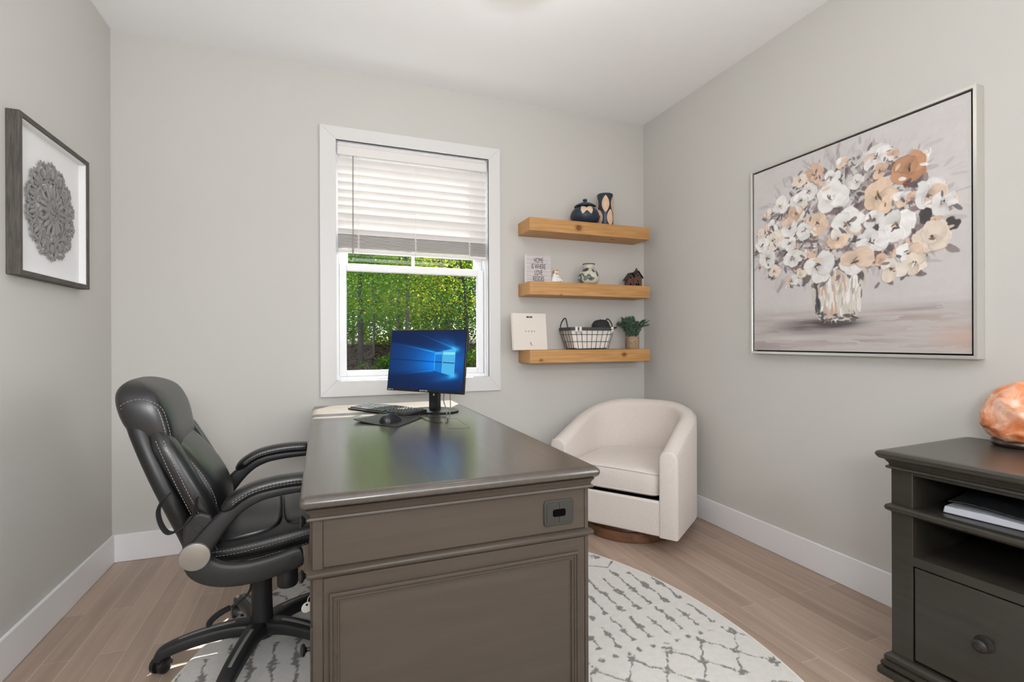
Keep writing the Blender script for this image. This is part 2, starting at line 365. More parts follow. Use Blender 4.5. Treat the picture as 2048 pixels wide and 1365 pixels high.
def wmat(o):
    m = o.matrix_basis.copy()
    while o.parent: o = o.parent; m = o.matrix_basis @ m
    return m
def thing(name, label, cat, loc=(0, 0, 0), rz=0.0, group=None):
    o = bpy.data.objects.new(name, None); COL.objects.link(o); o.location = loc; o.rotation_euler = (0, 0, rz)
    o.empty_display_size = 0.05
    o.matrix_basis = Matrix.Translation(loc) @ Matrix.Rotation(rz, 4, 'Z')
    return tag(o, label, cat, group)
def tag(o, label, cat, group=None):
    o['label'] = label; o['category'] = cat
    if group: o['group'] = group
    return o
def struct(o): o['kind'] = 'structure'; return o
def spline(pts, n=8, loop=False):
    P = [Vector(p) for p in pts]; out = []; L = len(P)
    for i in range(L if loop else L - 1):
        if loop: a, b, c, d = P[i - 1], P[i], P[(i + 1) % L], P[(i + 2) % L]
        else: a, b, c, d = P[max(i - 1, 0)], P[i], P[i + 1], P[min(i + 2, L - 1)]
        for k in range(n):
            t = k / n
            out.append(0.5 * ((2 * b) + (c - a) * t + (2 * a - 5 * b + 4 * c - d) * t * t + (-a + 3 * b - 3 * c + d) * t ** 3))
    if not loop: out.append(P[-1])
    return out
def lerp(x, xs, ys): return float(np.interp(x, xs, ys))
def stitches(mb, path, r=0.0011, dash=0.006, gap=0.004, lift=None):
    P = [Vector(p) for p in path]; d = [0]
    for a, b in zip(P, P[1:]): d.append(d[-1] + (b - a).length)
    def at(s):
        i = int(np.searchsorted(d, s)); i = min(max(i, 1), len(P) - 1)
        t = (s - d[i - 1]) / max(d[i] - d[i - 1], 1e-9); return P[i - 1].lerp(P[i], t)
    s = 0
    while s + dash < d[-1]:
        mb.tube([at(s), at(s + dash)], r, 5); s += dash + gap
    return mb
def rrect(x0, x1, y0, y1, r, n=5):
    out = []
    for cx, cy, a0 in ((x1 - r, y1 - r, 0), (x0 + r, y1 - r, 90), (x0 + r, y0 + r, 180), (x1 - r, y0 + r, 270)):
        for k in range(n + 1):
            a = math.radians(a0 + 90 * k / n); out.append((cx + r * math.cos(a), cy + r * math.sin(a)))
    return out
def text_mesh(name, body, size, m, parent, T, sx=1.0, depth=0.0006, align='CENTER', spacing=1.0):
    cu = bpy.data.curves.new(name, 'FONT'); cu.body = body; cu.size = size; cu.align_x = align; cu.align_y = 'CENTER'; cu.extrude = depth; cu.space_character = spacing
    tmp = bpy.data.objects.new(name + '_tmp', cu); COL.objects.link(tmp)
    dg = bpy.context.evaluated_depsgraph_get(); me = bpy.data.meshes.new_from_object(tmp.evaluated_get(dg))
    bpy.data.objects.remove(tmp)
    me.transform(Matrix.Diagonal((sx, 1, 1, 1))); me.transform(T)
    me.name = name
    me.materials.clear(); me.materials.append(M[m])
    o = bpy.data.objects.new(name, me); COL.objects.link(o)
    if parent is not None: me.transform(wmat(parent).inverted()); o.parent = parent
    return o
def grid_mesh(name, P, colors, m, parent=None, mask=None, smooth=True):
    """P: (h,w,3) world points, colors (h,w,3) linear; mask (h,w) bool of vertices kept"""
    h, wd = P.shape[:2]; me = bpy.data.meshes.new(name)
    V = P.reshape(-1, 3).copy()
    if parent is not None:
        inv = np.array(wmat(parent).inverted()); V = V @ inv[:3, :3].T + inv[:3, 3]
    I = np.arange(h * wd).reshape(h, wd)
    F = np.stack([I[:-1, :-1], I[:-1, 1:], I[1:, 1:], I[1:, :-1]], -1).reshape(-1, 4)
    C = colors.reshape(-1, 3)
    if mask is not None:
        k = mask.reshape(-1); F = F[k[F].all(1)]
        used = np.zeros(h * wd, bool); used[F.reshape(-1)] = True
        idx = np.cumsum(used) - 1; V = V[used]; C = C[used]; F = idx[F]
    me.vertices.add(len(V)); me.vertices.foreach_set('co', V.astype(np.float32).ravel())
    me.loops.add(F.size); me.loops.foreach_set('vertex_index', F.ravel().astype(np.int32))
    me.polygons.add(len(F)); me.polygons.foreach_set('loop_start', np.arange(0, F.size, 4, dtype=np.int32))
    me.update(calc_edges=True); me.validate()
    at = me.color_attributes.new('picture', 'FLOAT_COLOR', 'POINT')
    at.data.foreach_set('color', np.concatenate([C, np.ones((len(C), 1))], 1).astype(np.float32).ravel())
    if smooth: me.shade_smooth()
    me.materials.append(M[m]); o = bpy.data.objects.new(name, me); COL.objects.link(o)
    if parent is not None: o.parent = parent
    return o
def S2L(c):
    c = np.asarray(c, float) / 255.0; return np.where(c <= 0.04045, c / 12.92, ((c + 0.055) / 1.055) ** 2.4)
def vnoise(h, wd, sx, sy, seed=0, octv=4):
    """smooth value noise, sx/sy = cells across"""
    r = np.random.default_rng(seed); out = np.zeros((h, wd)); amp = 1; tot = 0
    for o in range(octv):
        nx, ny = int(sx * 2 ** o) + 2, int(sy * 2 ** o) + 2; g = r.random((ny + 1, nx + 1))
        yy = np.linspace(0, ny - 1.001, h); xx = np.linspace(0, nx - 1.001, wd); yi = yy.astype(int); xi = xx.astype(int)
        fy = (yy - yi)[:, None]; fx = (xx - xi)[None]; fy = fy * fy * (3 - 2 * fy); fx = fx * fx * (3 - 2 * fx)
        a = g[yi][:, xi]; b = g[yi][:, xi + 1]; c = g[yi + 1][:, xi]; d = g[yi + 1][:, xi + 1]
        out += amp * ((a * (1 - fx) + b * fx) * (1 - fy) + (c * (1 - fx) + d * fx) * fy); tot += amp; amp *= 0.5
    return out / tot

# ------------------------------------------------------------------ room
XL, XR, YB, YF, CH = -1.012, 2.246, 3.110, -1.45, 2.74
o = struct(MB().box(XL - .2, XR + .2, YF - .2, YB + .2, -0.1, 0).build('floor', 'floor', smooth=False))
struct(MB().box(XL - .2, XR + .2, YF - .2, YB + .2, CH, CH + .1).build('ceiling', 'ceil', smooth=False))
struct(MB().box(XL - .15, XL, YF, YB, 0, CH).build('wall_left', 'wall', smooth=False))
struct(MB().box(XR, XR + .15, YF, YB, 0, CH).build('wall_right', 'wall', smooth=False))
WX0, WX1, WZ0, WZ1 = 0.077, 1.022, 0.897, 2.323
b = MB(); b.box(XL - .15, WX0 - .012, YB, YB + .16, 0, CH); b.box(WX1 + .012, XR + .15, YB, YB + .16, 0, CH)
b.box(WX0 - .012, WX1 + .012, YB, YB + .16, 0, WZ0 - .012); b.box(WX0 - .012, WX1 + .012, YB, YB + .16, WZ1 + .012, CH)
struct(b.build('wall_back', 'wall', smooth=False))
# the hall beyond the opening
b = MB(); b.box(-2.2, 3.4, -4.3, -4.2, 0, CH); b.box(-2.3, -2.2, -4.3, YF - .12, 0, CH); b.box(3.4, 3.5, -4.3, YF - .12, 0, CH); b.box(-2.3, XL - .15, YF - .12, YF - .02, 0, CH); b.box(XR + .15, 3.5, YF - .12, YF - .02, 0, CH)
struct(b.build('wall_hall', 'wall', smooth=False))
struct(MB().box(-2.3, 3.5, -4.3, YF - .2, -.1, 0).build('floor', 'floor', smooth=False)); struct(MB().box(-2.3, 3.5, -4.3, YF - .2, CH, CH + .1).build('ceiling', 'ceil', smooth=False))
# rear wall (behind the camera) with a wide cased opening to the hall
b = MB(); b.box(XL - .15, -0.95, YF - .12, YF, 0, CH); b.box(2.2, XR + .15, YF - .12, YF, 0, CH); b.box(-0.95, 2.2, YF - .12, YF, 2.45, CH)
struct(b.build('wall_front', 'wall', smooth=False))
def baseboard(name, box):
    struct(MB().box(*box).build(name, 'trim', bevel=0.004))
BT, BH = 0.015, 0.142
baseboard('baseboard_left', (XL, XL + BT, YF, YB - BT, 0, BH))
baseboard('baseboard_right', (XR - BT, XR, YF, YB - BT, 0, BH))
baseboard('baseboard_back', (XL, XR, YB - BT, YB, 0, BH))

# window
win = bpy.data.objects.new('window_1', None); COL.objects.link(win); win.matrix_basis = Matrix.Translation((0.55, YB, WZ0)); struct(win)
CO = (-0.012, 1.102, 0.804, 2.400)
t0, t1 = YB - .019, YB
b = MB()
b.prism([(CO[0], CO[2]), (CO[0], CO[3]), (WX0, WZ1), (WX0, WZ0)], t0, t1, 'y'); b.prism([(CO[1], CO[2]), (CO[1], CO[3]), (WX1, WZ1), (WX1, WZ0)], t0, t1, 'y')
b.prism([(CO[0], CO[3]), (CO[1], CO[3]), (WX1, WZ1), (WX0, WZ1)], t0, t1, 'y'); b.prism([(CO[0], CO[2]), (CO[1], CO[2]), (WX1, WZ0), (WX0, WZ0)], t0, t1, 'y')
b.build('casing', 'casing', win, bevel=0.002)
b = MB(); d0, d1 = YB - .015, YB + .16
b.box(WX0 - .012, WX0, d0, d1, WZ0 - .012, WZ1 + .012); b.box(WX1, WX1 + .012, d0, d1, WZ0 - .012, WZ1 + .012)
b.box(WX0, WX1, d0, d1, WZ1, WZ1 + .012); b.box(WX0, WX1, d0, d1, WZ0 - .012, WZ0)
b.build('jamb', 'vinyl', win, smooth=False)
def ring(b, x0, x1, z0, z1, w_, y0, y1, wb=None, wt=None):
    wb = wb or w_; wt = wt or w_
    b.box(x0, x0 + w_, y0, y1, z0, z1); b.box(x1 - w_, x1, y0, y1, z0, z1); b.box(x0 + w_, x1 - w_, y0, y1, z0, z0 + wb); b.box(x0 + w_, x1 - w_, y0, y1, z1 - wt, z1)
b = MB(); ring(b, WX0, WX1, WZ0, WZ1, .016, YB + .035, YB + .15, wb=.02); b.build('vinyl_frame', 'vinyl', win, bevel=0.002)
lo = MB(); ring(lo, WX0 + .018, WX1 - .018, WZ0 + .02, 1.602, .042, YB + .045, YB + .080, wb=.036, wt=.042); lo = lo.build('lower_sash', 'vinyl', win, bevel=0.004)
up = MB(); ring(up, WX0 + .018, WX1 - .018, 1.57, WZ1 - .018, .052, YB + .085, YB + .120, wb=.04); up = up.build('upper_sash', 'vinyl', win, bevel=0.004)
MB().box(WX0 + .06, WX1 - .06, YB + .060, YB + .064, WZ0 + .056, 1.56).build('glass_pane', 'glass', lo, smooth=False)
MB().box(WX0 + .07, WX1 - .07, YB + .100, YB + .104, 1.61, WZ1 - .07).build('glass_pane', 'glass', up, smooth=False)
b = MB(); b.box(.538, .556, YB + .094, YB + .110, 1.61, WZ1 - .07); b.box(WX0 + .07, WX1 - .07, YB + .094, YB + .110, 1.93, 1.948); b.build('muntin', 'vinyl', up)

# window blind, inside the reveal
bx0, bx1 = .084, 1.012
bl = thing('window_blind', 'white horizontal slat blind drawn halfway down inside the window', 'blind', (.55, YB + .02, WZ1))
b = MB(); b.box(bx0, bx1, YB - .008, YB + .006, 2.24, 2.303); b.box(bx0, bx1, YB - .012, YB + .004, 2.292, 2.303); b.build('valance', 'blind', bl, bevel=0.003)
MB().box(bx0 + .004, bx1 - .004, YB + .006, YB + .034, 2.262, 2.32).build('headrail', 'vinyl', bl, bevel=0.002)
yc = YB + .018
for k in range(10):
    zc = 2.206 - k * 0.0468
    a = math.radians(-58); hw = .0245
    pts = []
    for u in np.linspace(-1, 1, 7):
        crown = (1 - u * u) * .003
        pts.append((yc + u * hw * math.cos(a) - crown * math.sin(a), zc + u * hw * math.sin(a) + crown * math.cos(a)))
    top = [(y, z + .0011) for y, z in pts]; bot = [(y, z - .0011) for y, z in reversed(pts)]
    MB().prism(top + bot, bx0 + .004, bx1 - .004, 'x').build('slat', 'blind', bl)
for k in range(11):
    zc = 1.770 - k * 0.0078
    MB().box(bx0 + .004, bx1 - .004, yc - .025 + random.uniform(-.001, .001), yc + .022, zc - .0014, zc + .0014).build('stacked_slat', 'blind', bl, bevel=.001)
MB().box(bx0 + .002, bx1 - .002, yc - .025, yc + .025, 1.664, 1.682).build('bottom_rail', 'blind', bl, bevel=0.004)
for cx in (.204, .545, .893):
    b = MB()
    for dy in (-.026, .024): b.tube([(cx, yc + dy, 2.25), (cx, yc + dy, 1.68)], .0011, 6)
    loopy = [(cx + .006 * math.sin(k * 1.9) + .002 * random.random(), yc - .028 - .003 * abs(math.cos(k * 1.3)), 1.775 - k * .0062) for k in range(19)]
    b.tube(spline(loopy, 4), .0013, 6); b.tube([(2 * cx - p[0], p[1], p[2]) for p in spline(loopy, 4)], .0011, 6)
    b.lathe([(.0, 0), (.004, .002), (.004, .006), (0, .008)], (cx, yc - .018, 1.655), 10)
    b.build('ladder_cord', 'cordwhite', bl)
b = MB(); b.tube([(.173, YB - .014, 2.235), (.172, YB - .014, 1.665)], .0035, 8); b.lathe([(.004, 0), (.0055, .006), (.0055, .03), (.0035, .04)], (.172, YB - .014, 1.65), 10); b.build('tilt_wand', 'wand', bl)
# ------------------------------------------------------------------ desk
DX0, DX1, DY0, DY1, DZ = -.053, .752, 1.245, 3.012, .765
BX0, BX1, BY0, BY1 = -.024, .717, 1.262, 2.985
desk = thing('desk', 'large grey-brown wooden executive desk with panelled end, standing under the window', 'desk', (.35, 2.1, 0))
def slab(b, x0, x1, y0, y1, prof):
    """stack of rectangles (inset, z) with rounded corners"""
    b.loft([[(x, y, z) for x, y in rrect(x0 + i, x1 - i, y0 + i, y1 - i, max(.012 - i * .2, .004), 4)] for i, z in prof])
b = MB(); slab(b, DX0, DX1, DY0, DY1, [(.012, DZ - .031), (.004, DZ - .026), (.0, DZ - .018), (.001, DZ - .010), (.006, DZ - .004), (.012, DZ), (.03, DZ)])
b.build('desktop', 'desktop', desk, angle=50)
def side_moulding(b, x0, x1, y0, y1, prof):
    b.loft([[(x, y, z) for x, y in ((x0 - i, y0 - i), (x1 + i, y0 - i), (x1 + i, y1 + i), (x0 - i, y1 + i))] for i, z in prof])
b = MB(); side_moulding(b, BX0, BX1, BY0, BY1, [(.001, .706), (.010, .707), (.0125, .711), (.010, .715), (.005, .716), (.006, .722), (.010, .729), (.014, .7345), (.001, .735)])
b.build('top_moulding', 'desk', desk, angle=25)
# pedestals: near (by the camera) and far, kneehole between, modesty panel on the window... right side
KY0, KY1 = 1.70, 2.42
def pedestal(y0, y1):
    b = MB(); b.box(BX0 + .002, BX1, y0, y1, .03, .706)
    return b.build('pedestal', 'desk', desk, bevel=.002)
pedestal(BY0 + .004, KY0); pedestal(KY1, BY1)
MB().box(BX1 - .03, BX1 - .008, KY0, KY1, .08, .706).build('modesty_panel', 'desk', desk, smooth=False)
MB().box(BX0 + .01, BX1, KY0, KY1, .62, .706).build('apron', 'desk', desk, smooth=False)
MB().box(BX0 + .004, BX0 + .02, KY0 + .02, KY1 - .02, .63, .70).build('drawer', 'desk', desk, bevel=.003)
# waist moulding round each pedestal
for (y0, y1) in ((BY0 + .002, KY0), (KY1, BY1)):
    b = MB(); side_moulding(b, BX0, BX1, y0, y1, [(-.002, .566), (.006, .568), (.011, .572), (.0125, .578), (.011, .584), (.006, .588), (-.002, .590)])
    b.build('waist_moulding', 'desk', desk, angle=60)
# end panel facing the camera: corner posts, upper rail plate, lower raised frame moulding
def endface(b, x0, x1, z0, z1, th): b.box(x0, x1, BY0 - th + .004, BY0 + .006, z0, z1)
b = MB(); endface(b, BX0, BX0 + .0225, .03, .706, .004); b.build('corner_post', 'desk', desk, bevel=.0015)
b = MB(); endface(b, BX1 - .0115, BX1, .03, .706, .004); b.build('corner_post', 'desk', desk, bevel=.0015)
b = MB(); endface(b, BX0 + .0245, BX1 - .013, .592, .704, .004); b.build('upper_panel', 'desk', desk, bevel=.001)
b = MB(); endface(b, BX0 + .0245, BX1 - .013, .03, .565, .004); b.build('lower_panel', 'desk', desk, bevel=.001)
# picture-frame moulding: profile swept round a rectangle (mitred)
def frame_moulding(b, x0, x1, z0, z1, prof, y):
    """prof: (inset, out) ; rectangle in the xz plane at y, out towards -y"""
    rings = [[(x0 + i, y - h, z0 + i), (x1 - i, y - h, z0 + i), (x1 - i, y - h, z1 - i), (x0 + i, y - h, z1 - i)] for i, h in prof]
    b.loft(rings, cap=False)
b = MB(); frame_moulding(b, .013, .682, .12, .529, [(0, 0), (0, .007), (.002, .0095), (.006, .0095), (.008, .006), (.010, .0055), (.011, .0075), (.014, .0075), (.0155, .0045), (.018, .004), (.019, .0055), (.0215, .005), (.023, .0015), (.024, 0)], BY0 - .0005)
b.build('frame_moulding', 'desk', desk, angle=20)
b = MB(); b.prism(rrect(-.046, .046, -.036, .036, .010), BY0 - .0045, BY0 + .001, 'y', Matrix.Translation((.621, 0, .646)))
g = b.build('grommet_plate', 'grom', desk, bevel=.002)
b = MB()
for s in (0, 1):
    x0, x1 = (-.038, -.0006) if s == 0 else (.0006, .038)
    b.prism([(x0, -.028), (x1, -.028), (x1, .028), (x0, .028)], BY0 - .0058, BY0 - .004, 'y', Matrix.Translation((.621, 0, .646)))
b.build('flap', 'grom', g, bevel=.0006)
b = MB(); b.prism(rrect(-.020, .020, -.0105, .0105, .006), BY0 - .0064, BY0 - .0055, 'y', Matrix.Translation((.621, 0, .646))); b.build('slot', 'gapblack', g)
# drawers on the chair side
def knob(parent, p, d, m='bronze', s=1.0):
    T = Matrix.Translation(p) @ Vector((0, 0, 1)).rotation_difference(Vector(d)).to_matrix().to_4x4() @ Matrix.Scale(s, 4)
    return MB().lathe([(.014, 0), (.0145, .002), (.011, .004), (.006, .006), (.0055, .013), (.009, .017), (.0155, .020), (.017, .024), (.0155, .028), (.009, .031), (.003, .032)], n=28, T=T).build('knob', m, parent)
def drawer(y0, y1, z0, z1, knobs, key=None):
    d = MB().box(BX0 - .006, BX0 + .004, y0, y1, z0, z1).build('drawer', 'desk', desk, bevel=.003)
    for ky in knobs: knob(d, (BX0 - .006, ky, (z0 + z1) / 2), (-1, 0, 0))
    return d
for (y0, y1) in ((1.285, 1.685), (2.44, 2.965)):
    drawer(y0, y1, .600, .700, ((y0 + y1) / 2 - .05,)); drawer(y0, y1, .455, .560, ((y0 + y1) / 2 - .06,)); drawer(y0, y1, .08, .44, ((y0 + y1) / 2 + .03,))
for (y0, y1) in ((BY0 + .004, KY0), (KY1, BY1)):
    b = MB(); side_moulding(b, BX0, BX1, y0, y1, [(.0, 0), (.010, .0), (.010, .045), (.004, .055), (.0, .06)]); b.build('plinth', 'desk', desk, angle=25)
# cable access cover let into the top, a hairline outline
b = MB()
q = [(.492, 2.026), (.577, 2.006), (.590, 2.27), (.505, 2.29)]
for i in range(4):
    a_, c_ = q[i], q[(i + 1) % 4]; b.tube([(a_[0], a_[1], DZ), (c_[0], c_[1], DZ)], .0009, 6)
b.build('cable_cover', 'grom', desk)

kt = thing('key_tag', 'small round cream key tag hanging on the desk drawer beside the chair', 'tag', (BX0 - .016, 1.385, .444))
b = MB(); T = Matrix.Translation((BX0 - .016, 1.385, .444)) @ Matrix.Rotation(math.radians(-70), 4, 'Z') @ Matrix.Rotation(PI / 2, 4, 'Y')
b.lathe([(.013, -.0008), (.0135, 0), (.013, .0008)], n=24, T=T); b.build('disc', 'tag', kt)
b = MB(); b.lathe([(.003, -.001), (.003, .001)], c=(-.007, 0, 0), n=12, T=T); b.build('hole', 'gapblack', kt)
b = MB(); b.tube([(BX0 - .016, 1.385, .452), (BX0 - .013, 1.387, .466), (BX0 - .005, 1.39, .474)], .0008, 6); b.build('key_ring', 'tag', kt)

# ------------------------------------------------------------------ monitor
mo = thing('monitor', 'black flat computer monitor showing a blue desktop picture', 'monitor', (.585, 2.76, DZ))
TL, BLc = Vector((.345, 2.705, 1.190)), Vector((.317, 2.681, .873))
TR, BRc = Vector((.662, 2.338, 1.188)), Vector((.634, 2.312, .872))
ux = ((TR - TL) + (BRc - BLc)).normalized(); uz = ((TL - BLc) + (TR - BRc)); uz = (uz - ux * uz.dot(ux)).normalized(); uy = uz.cross(ux)
ctr = (TL + TR + BLc + BRc) / 4; MW, MH = .4867, .319
TM = Matrix(((ux.x, uy.x, uz.x, ctr.x), (ux.y, uy.y, uz.y, ctr.y), (ux.z, uy.z, uz.z, ctr.z), (0, 0, 0, 1)))   # x right, y back, z up
b = MB(); b.box(-MW / 2, MW / 2, .0, .012, -MH / 2, MH / 2, TM); b.box(-MW / 2 + .012, MW / 2 - .012, .012, .024, -MH / 2 + .01, MH / 2 - .01, TM)
b.prism(rrect(-.12, .12, -.08, .08, .03), .024, .045, 'y', TM); case = b.build('case', 'black', mo, bevel=.002)
sw0, sw1, sz0, sz1 = -MW / 2 + .007, MW / 2 - .009, -MH / 2 + .014, MH / 2 - .007
h, wd = 320, 480
U, Vv = np.meshgrid(np.linspace(0, 1, wd), np.linspace(0, 1, h))
def screen_picture(u, v):
    px, py = u * 1.52, v                       # aspect corrected
    L, R_, xm = .622, .885, .725
    yt = lambda x: .635 + (x - L) / (R_ - L) * .07; yb_ = lambda x: .325 - (x - L) / (R_ - L) * .085
    base = np.stack([4 + 0 * u, 32 + 0 * u, 78 + 0 * u], -1).astype(float)
    d = np.exp(-(((u - .80) / .40) ** 2 + ((v - .47) / .30) ** 2)); base += d[..., None] * np.array([0, 72, 120])
    edge = np.clip((R_ + .01 - u) / .02, 0, 1)
    # beam fan leaving to the left through the panes
    fan_t = .64 + (L - u) * .26; fan_b = .325 - (L - u) * .12
    inside = 1 / (1 + np.exp(-(fan_t - v) * 70)) * 1 / (1 + np.exp(-(v - fan_b) * 70)) * (u < L + .0) * np.exp(-(L - u) * 1.5)
    base += inside[..., None] * np.array([0, 52, 85])
    # rays
    def ray_(x0, y0, x1, y1, wdt, amp, fall=1.0):
        t = np.clip((u - x1) / (x0 - x1 + 1e-9), 0, 1); yy = y1 + (y0 - y1) * t
        return np.exp(-((v - yy) / wdt) ** 2) * np.clip((x0 + .006 - u) / .04, 0, 1) * (u >= x1) * t ** fall * amp
    for (a, c) in ((ray_(.885, .70, .30, 1.0, .008, 90), 1), (ray_(.885, .70, .45, 1.0, .10, 70, 2), 1), (ray_(.62, .635, 0, .80, .007, 110), 1), (ray_(.885, .64, .60, .70, .02, 60), 1), (ray_(.62, .33, 0, .22, .012, 60), 1), (ray_(.87, .24, .45, .10, .05, 80, 2), 1), (ray_(.72, .61, .1, .80, .02, 50), 1)):
        base += a[..., None] * np.array([.25, .8, 1.0])
    cg = np.exp(-(((u - .885) / .05) ** 2 + ((v - .69) / .045) ** 2)) + np.exp(-(((u - .875) / .05) ** 2 + ((v - .25) / .05) ** 2)); base += cg[..., None] * np.array([60, 110, 110])
    bar = np.exp(-((v - (.475 + (.62 - u) * .055)) / .009) ** 2) * (u < L); base -= bar[..., None] * np.array([0, 60, 90]) * np.clip(u[..., None] / .62, .3, 1)
    pane = (u > L) * (u < R_) * (v < yt(u)) * (v > yb_(u)); split = (np.abs(u - xm) > .006) * (np.abs(v - (.475 - (u - L) * .06)) > .0075)
    lit = np.array([10, 130, 225]) + (u[..., None] > xm) * np.array([70, 60, 20]) + ((v[..., None] < .64) * (v[..., None] > .60)) * np.array([60, 50, 20])
    k = (pane * split)[..., None]; base = base * (1 - k) + lit * k
    k2 = (pane * (1 - split))[..., None]; base = base * (1 - k2) + np.where(np.abs(u - xm)[..., None] < .004, np.array([120, 210, 255]), np.array([6, 60, 120])) * k2
    ol = pane * ((np.abs(u - L) < .003) | (np.abs(u - R_) < .004)); base = np.where(ol[..., None] > 0, np.array([110, 210, 255]), base)
    return S2L(np.clip(base, 0, 255))
P = np.zeros((h, wd, 3)); X_ = sw0 + U * (sw1 - sw0); Z_ = sz0 + Vv * (sz1 - sz0)
for i, (c0, c1, c2) in enumerate(zip(ux, uz, uy)): P[..., i] = ctr[i] + X_ * c0 + Z_ * c1 - .0006 * c2
grid_mesh('screen', P, screen_picture(U, Vv), 'screen', case, smooth=False)
text_mesh('brand_lettering', 'SCEPTRE', .0105, 'mtext', case, TM @ Matrix.Translation((0, -.0006, -MH / 2 + .0075)) @ Matrix.Rotation(PI / 2, 4, 'X'), sx=1.25)
text_mesh('port_lettering', 'HDMI  \u25b2', .0075, 'mtext', case, TM @ Matrix.Translation((-MW / 2 + .026, -.0006, -MH / 2 + .007)) @ Matrix.Rotation(PI / 2, 4, 'X'), sx=1.2)
# stand
hn = Vector((uy.x, uy.y, 0)).normalized(); hx = Vector((ux.x, ux.y, 0)).normalized()
sc_ = Vector((ctr.x, ctr.y, 0)) + hn * .075
TS = Matrix(((hx.x, hn.x, 0, sc_.x), (hx.y, hn.y, 0, sc_.y), (0, 0, 1, 0), (0, 0, 0, 1)))
b = MB(); b.box(-.031, .031, -.012, .012, DZ + .008, DZ + .20, TM @ TM.inverted() @ TS); b.box(-.031, .031, -.045, -.012, DZ + .13, DZ + .20, TS)
nk = b.build('neck', 'black', mo, bevel=.004)
MB().lathe([(.006, 0), (.0055, .001)], n=16, T=TS @ Matrix.Translation((.003, -.0122, DZ + .088)) @ Matrix.Rotation(PI / 2, 4, 'X')).build('button', 'silver', nk)
b = MB(); b.loft([[(TS @ Vector((.132 * s_ * math.cos(a), .105 * s_ * math.sin(a), z))) for a in np.linspace(0, 2 * PI, 49)[:-1]] for s_, z in ((.98, DZ), (1, DZ + .003), (1, DZ + .007), (.96, DZ + .010))])
b.build('stand_base', 'black', mo, angle=50)
for nm, lab, pts, r, m in (
    ('monitor_cable', 'grey power cable looping from the monitor down to the desk cover', [TS @ Vector((.04, .03, 1.0)), (.60, 2.56, .90), (.575, 2.48, .83), (.56, 2.36, .80), (.535, 2.25, .778), (.515, 2.19, DZ + .002)], .0026, 'cable'),
    ('monitor_cable', 'second grey cable hanging beside the monitor neck', [TS @ Vector((.05, .03, 1.0)), (.62, 2.54, .88), (.60, 2.44, .81), (.562, 2.30, .785), (.53, 2.19, DZ + .003)], .0024, 'cable'),
    ('keyboard_cable', 'thin dark cable curling over the desk from keyboard to desk cover', [(.45, 2.50, DZ + .006), (.50, 2.47, DZ + .004), (.47, 2.40, DZ + .003), (.50, 2.34, DZ + .003), (.545, 2.33, DZ + .003), (.54, 2.24, DZ + .004), (.515, 2.17, DZ + .003)], .0018, 'darkcable'),
    ('mouse_cable', 'dark mouse cable bending from the mouse toward the keyboard end', [(.345, 2.30, DZ + .016), (.38, 2.34, DZ + .008), (.43, 2.42, DZ + .004), (.455, 2.46, DZ + .004), (.44, 2.43, DZ + .004), (.44, 2.34, DZ + .003), (.455, 2.24, DZ + .003), (.485, 2.17, DZ + .003), (.50, 2.19, DZ + .003)], .0016, 'darkcable')):
    o = MB().tube(spline(pts, 10), r, 8).build(nm, m); tag(o, lab, 'cable')

# keyboard: corners on the desk
kA, kB, kC = Vector((.126, 2.80, DZ)), Vector((.245, 2.99, DZ)), Vector((.372, 2.40, DZ))
kx = (kC - kA).normalized(); ky = Vector((0, 0, 1)).cross(kx)
KL, KD = .455, .150
ko = kA + kx * KL / 2 + ky * KD / 2
kb = thing('keyboard', 'black computer keyboard lying in front of the monitor', 'keyboard', tuple(ko), math.atan2(kx.y, kx.x))
b = MB(); tilt = lambda y: .007 + (y / KD) * .013
b.loft([[(x, -KD / 2, 0.001), (x, KD / 2, 0.001), (x, KD / 2, .021), (x, KD / 2 - .02, .022), (x, -KD / 2, .009)] for x in (-KL / 2, KL / 2)]); b.build('case', 'black', kb, bevel=.002, local=True)
kx0 = -KL / 2 + .009; nk_ = 0
for row in range(6):
    y = -KD / 2 + .010 + row * .0222; zz = .0095 + (y + KD / 2) / KD * .0125
    cols = [(kx0 + c * .0193, .0165) for c in range(15)] + [(kx0 + .0193 * 15 + .006 + c * .0193, .0165) for c in range(3)] + [(kx0 + .0193 * 18 + .012 + c * .0193, .0165) for c in range(4)]
    if row == 0: cols = [(kx0, .022), (kx0 + .025, .022), (kx0 + .05, .022), (kx0 + .075, .11), (kx0 + .19, .022), (kx0 + .215, .022), (kx0 + .24, .035)] + cols[15:]
    for x, wk in cols:
        if x + wk > KL / 2 - .004: continue
        MBk = MB(); MBk.loft([[(x + i, y + i, zz + dz), (x + wk - i, y + i, zz + dz), (x + wk - i, y + .0175 - i, zz + dz + .0015), (x + i, y + .0175 - i, zz + dz + .0015)] for i, dz in ((0, 0), (.002, .0055))])
        nk_ += 1
        if nk_ <= 100: MBk.build('key', 'keys', kb, smooth=False, local=True)
        else:
            if nk_ == 101: rest = MB()
            rest.add(MBk.v, MBk.f)
if nk_ > 100:
    o = rest.build('keys', 'keys', kb, smooth=False, local=True); o['kind'] = 'stuff'
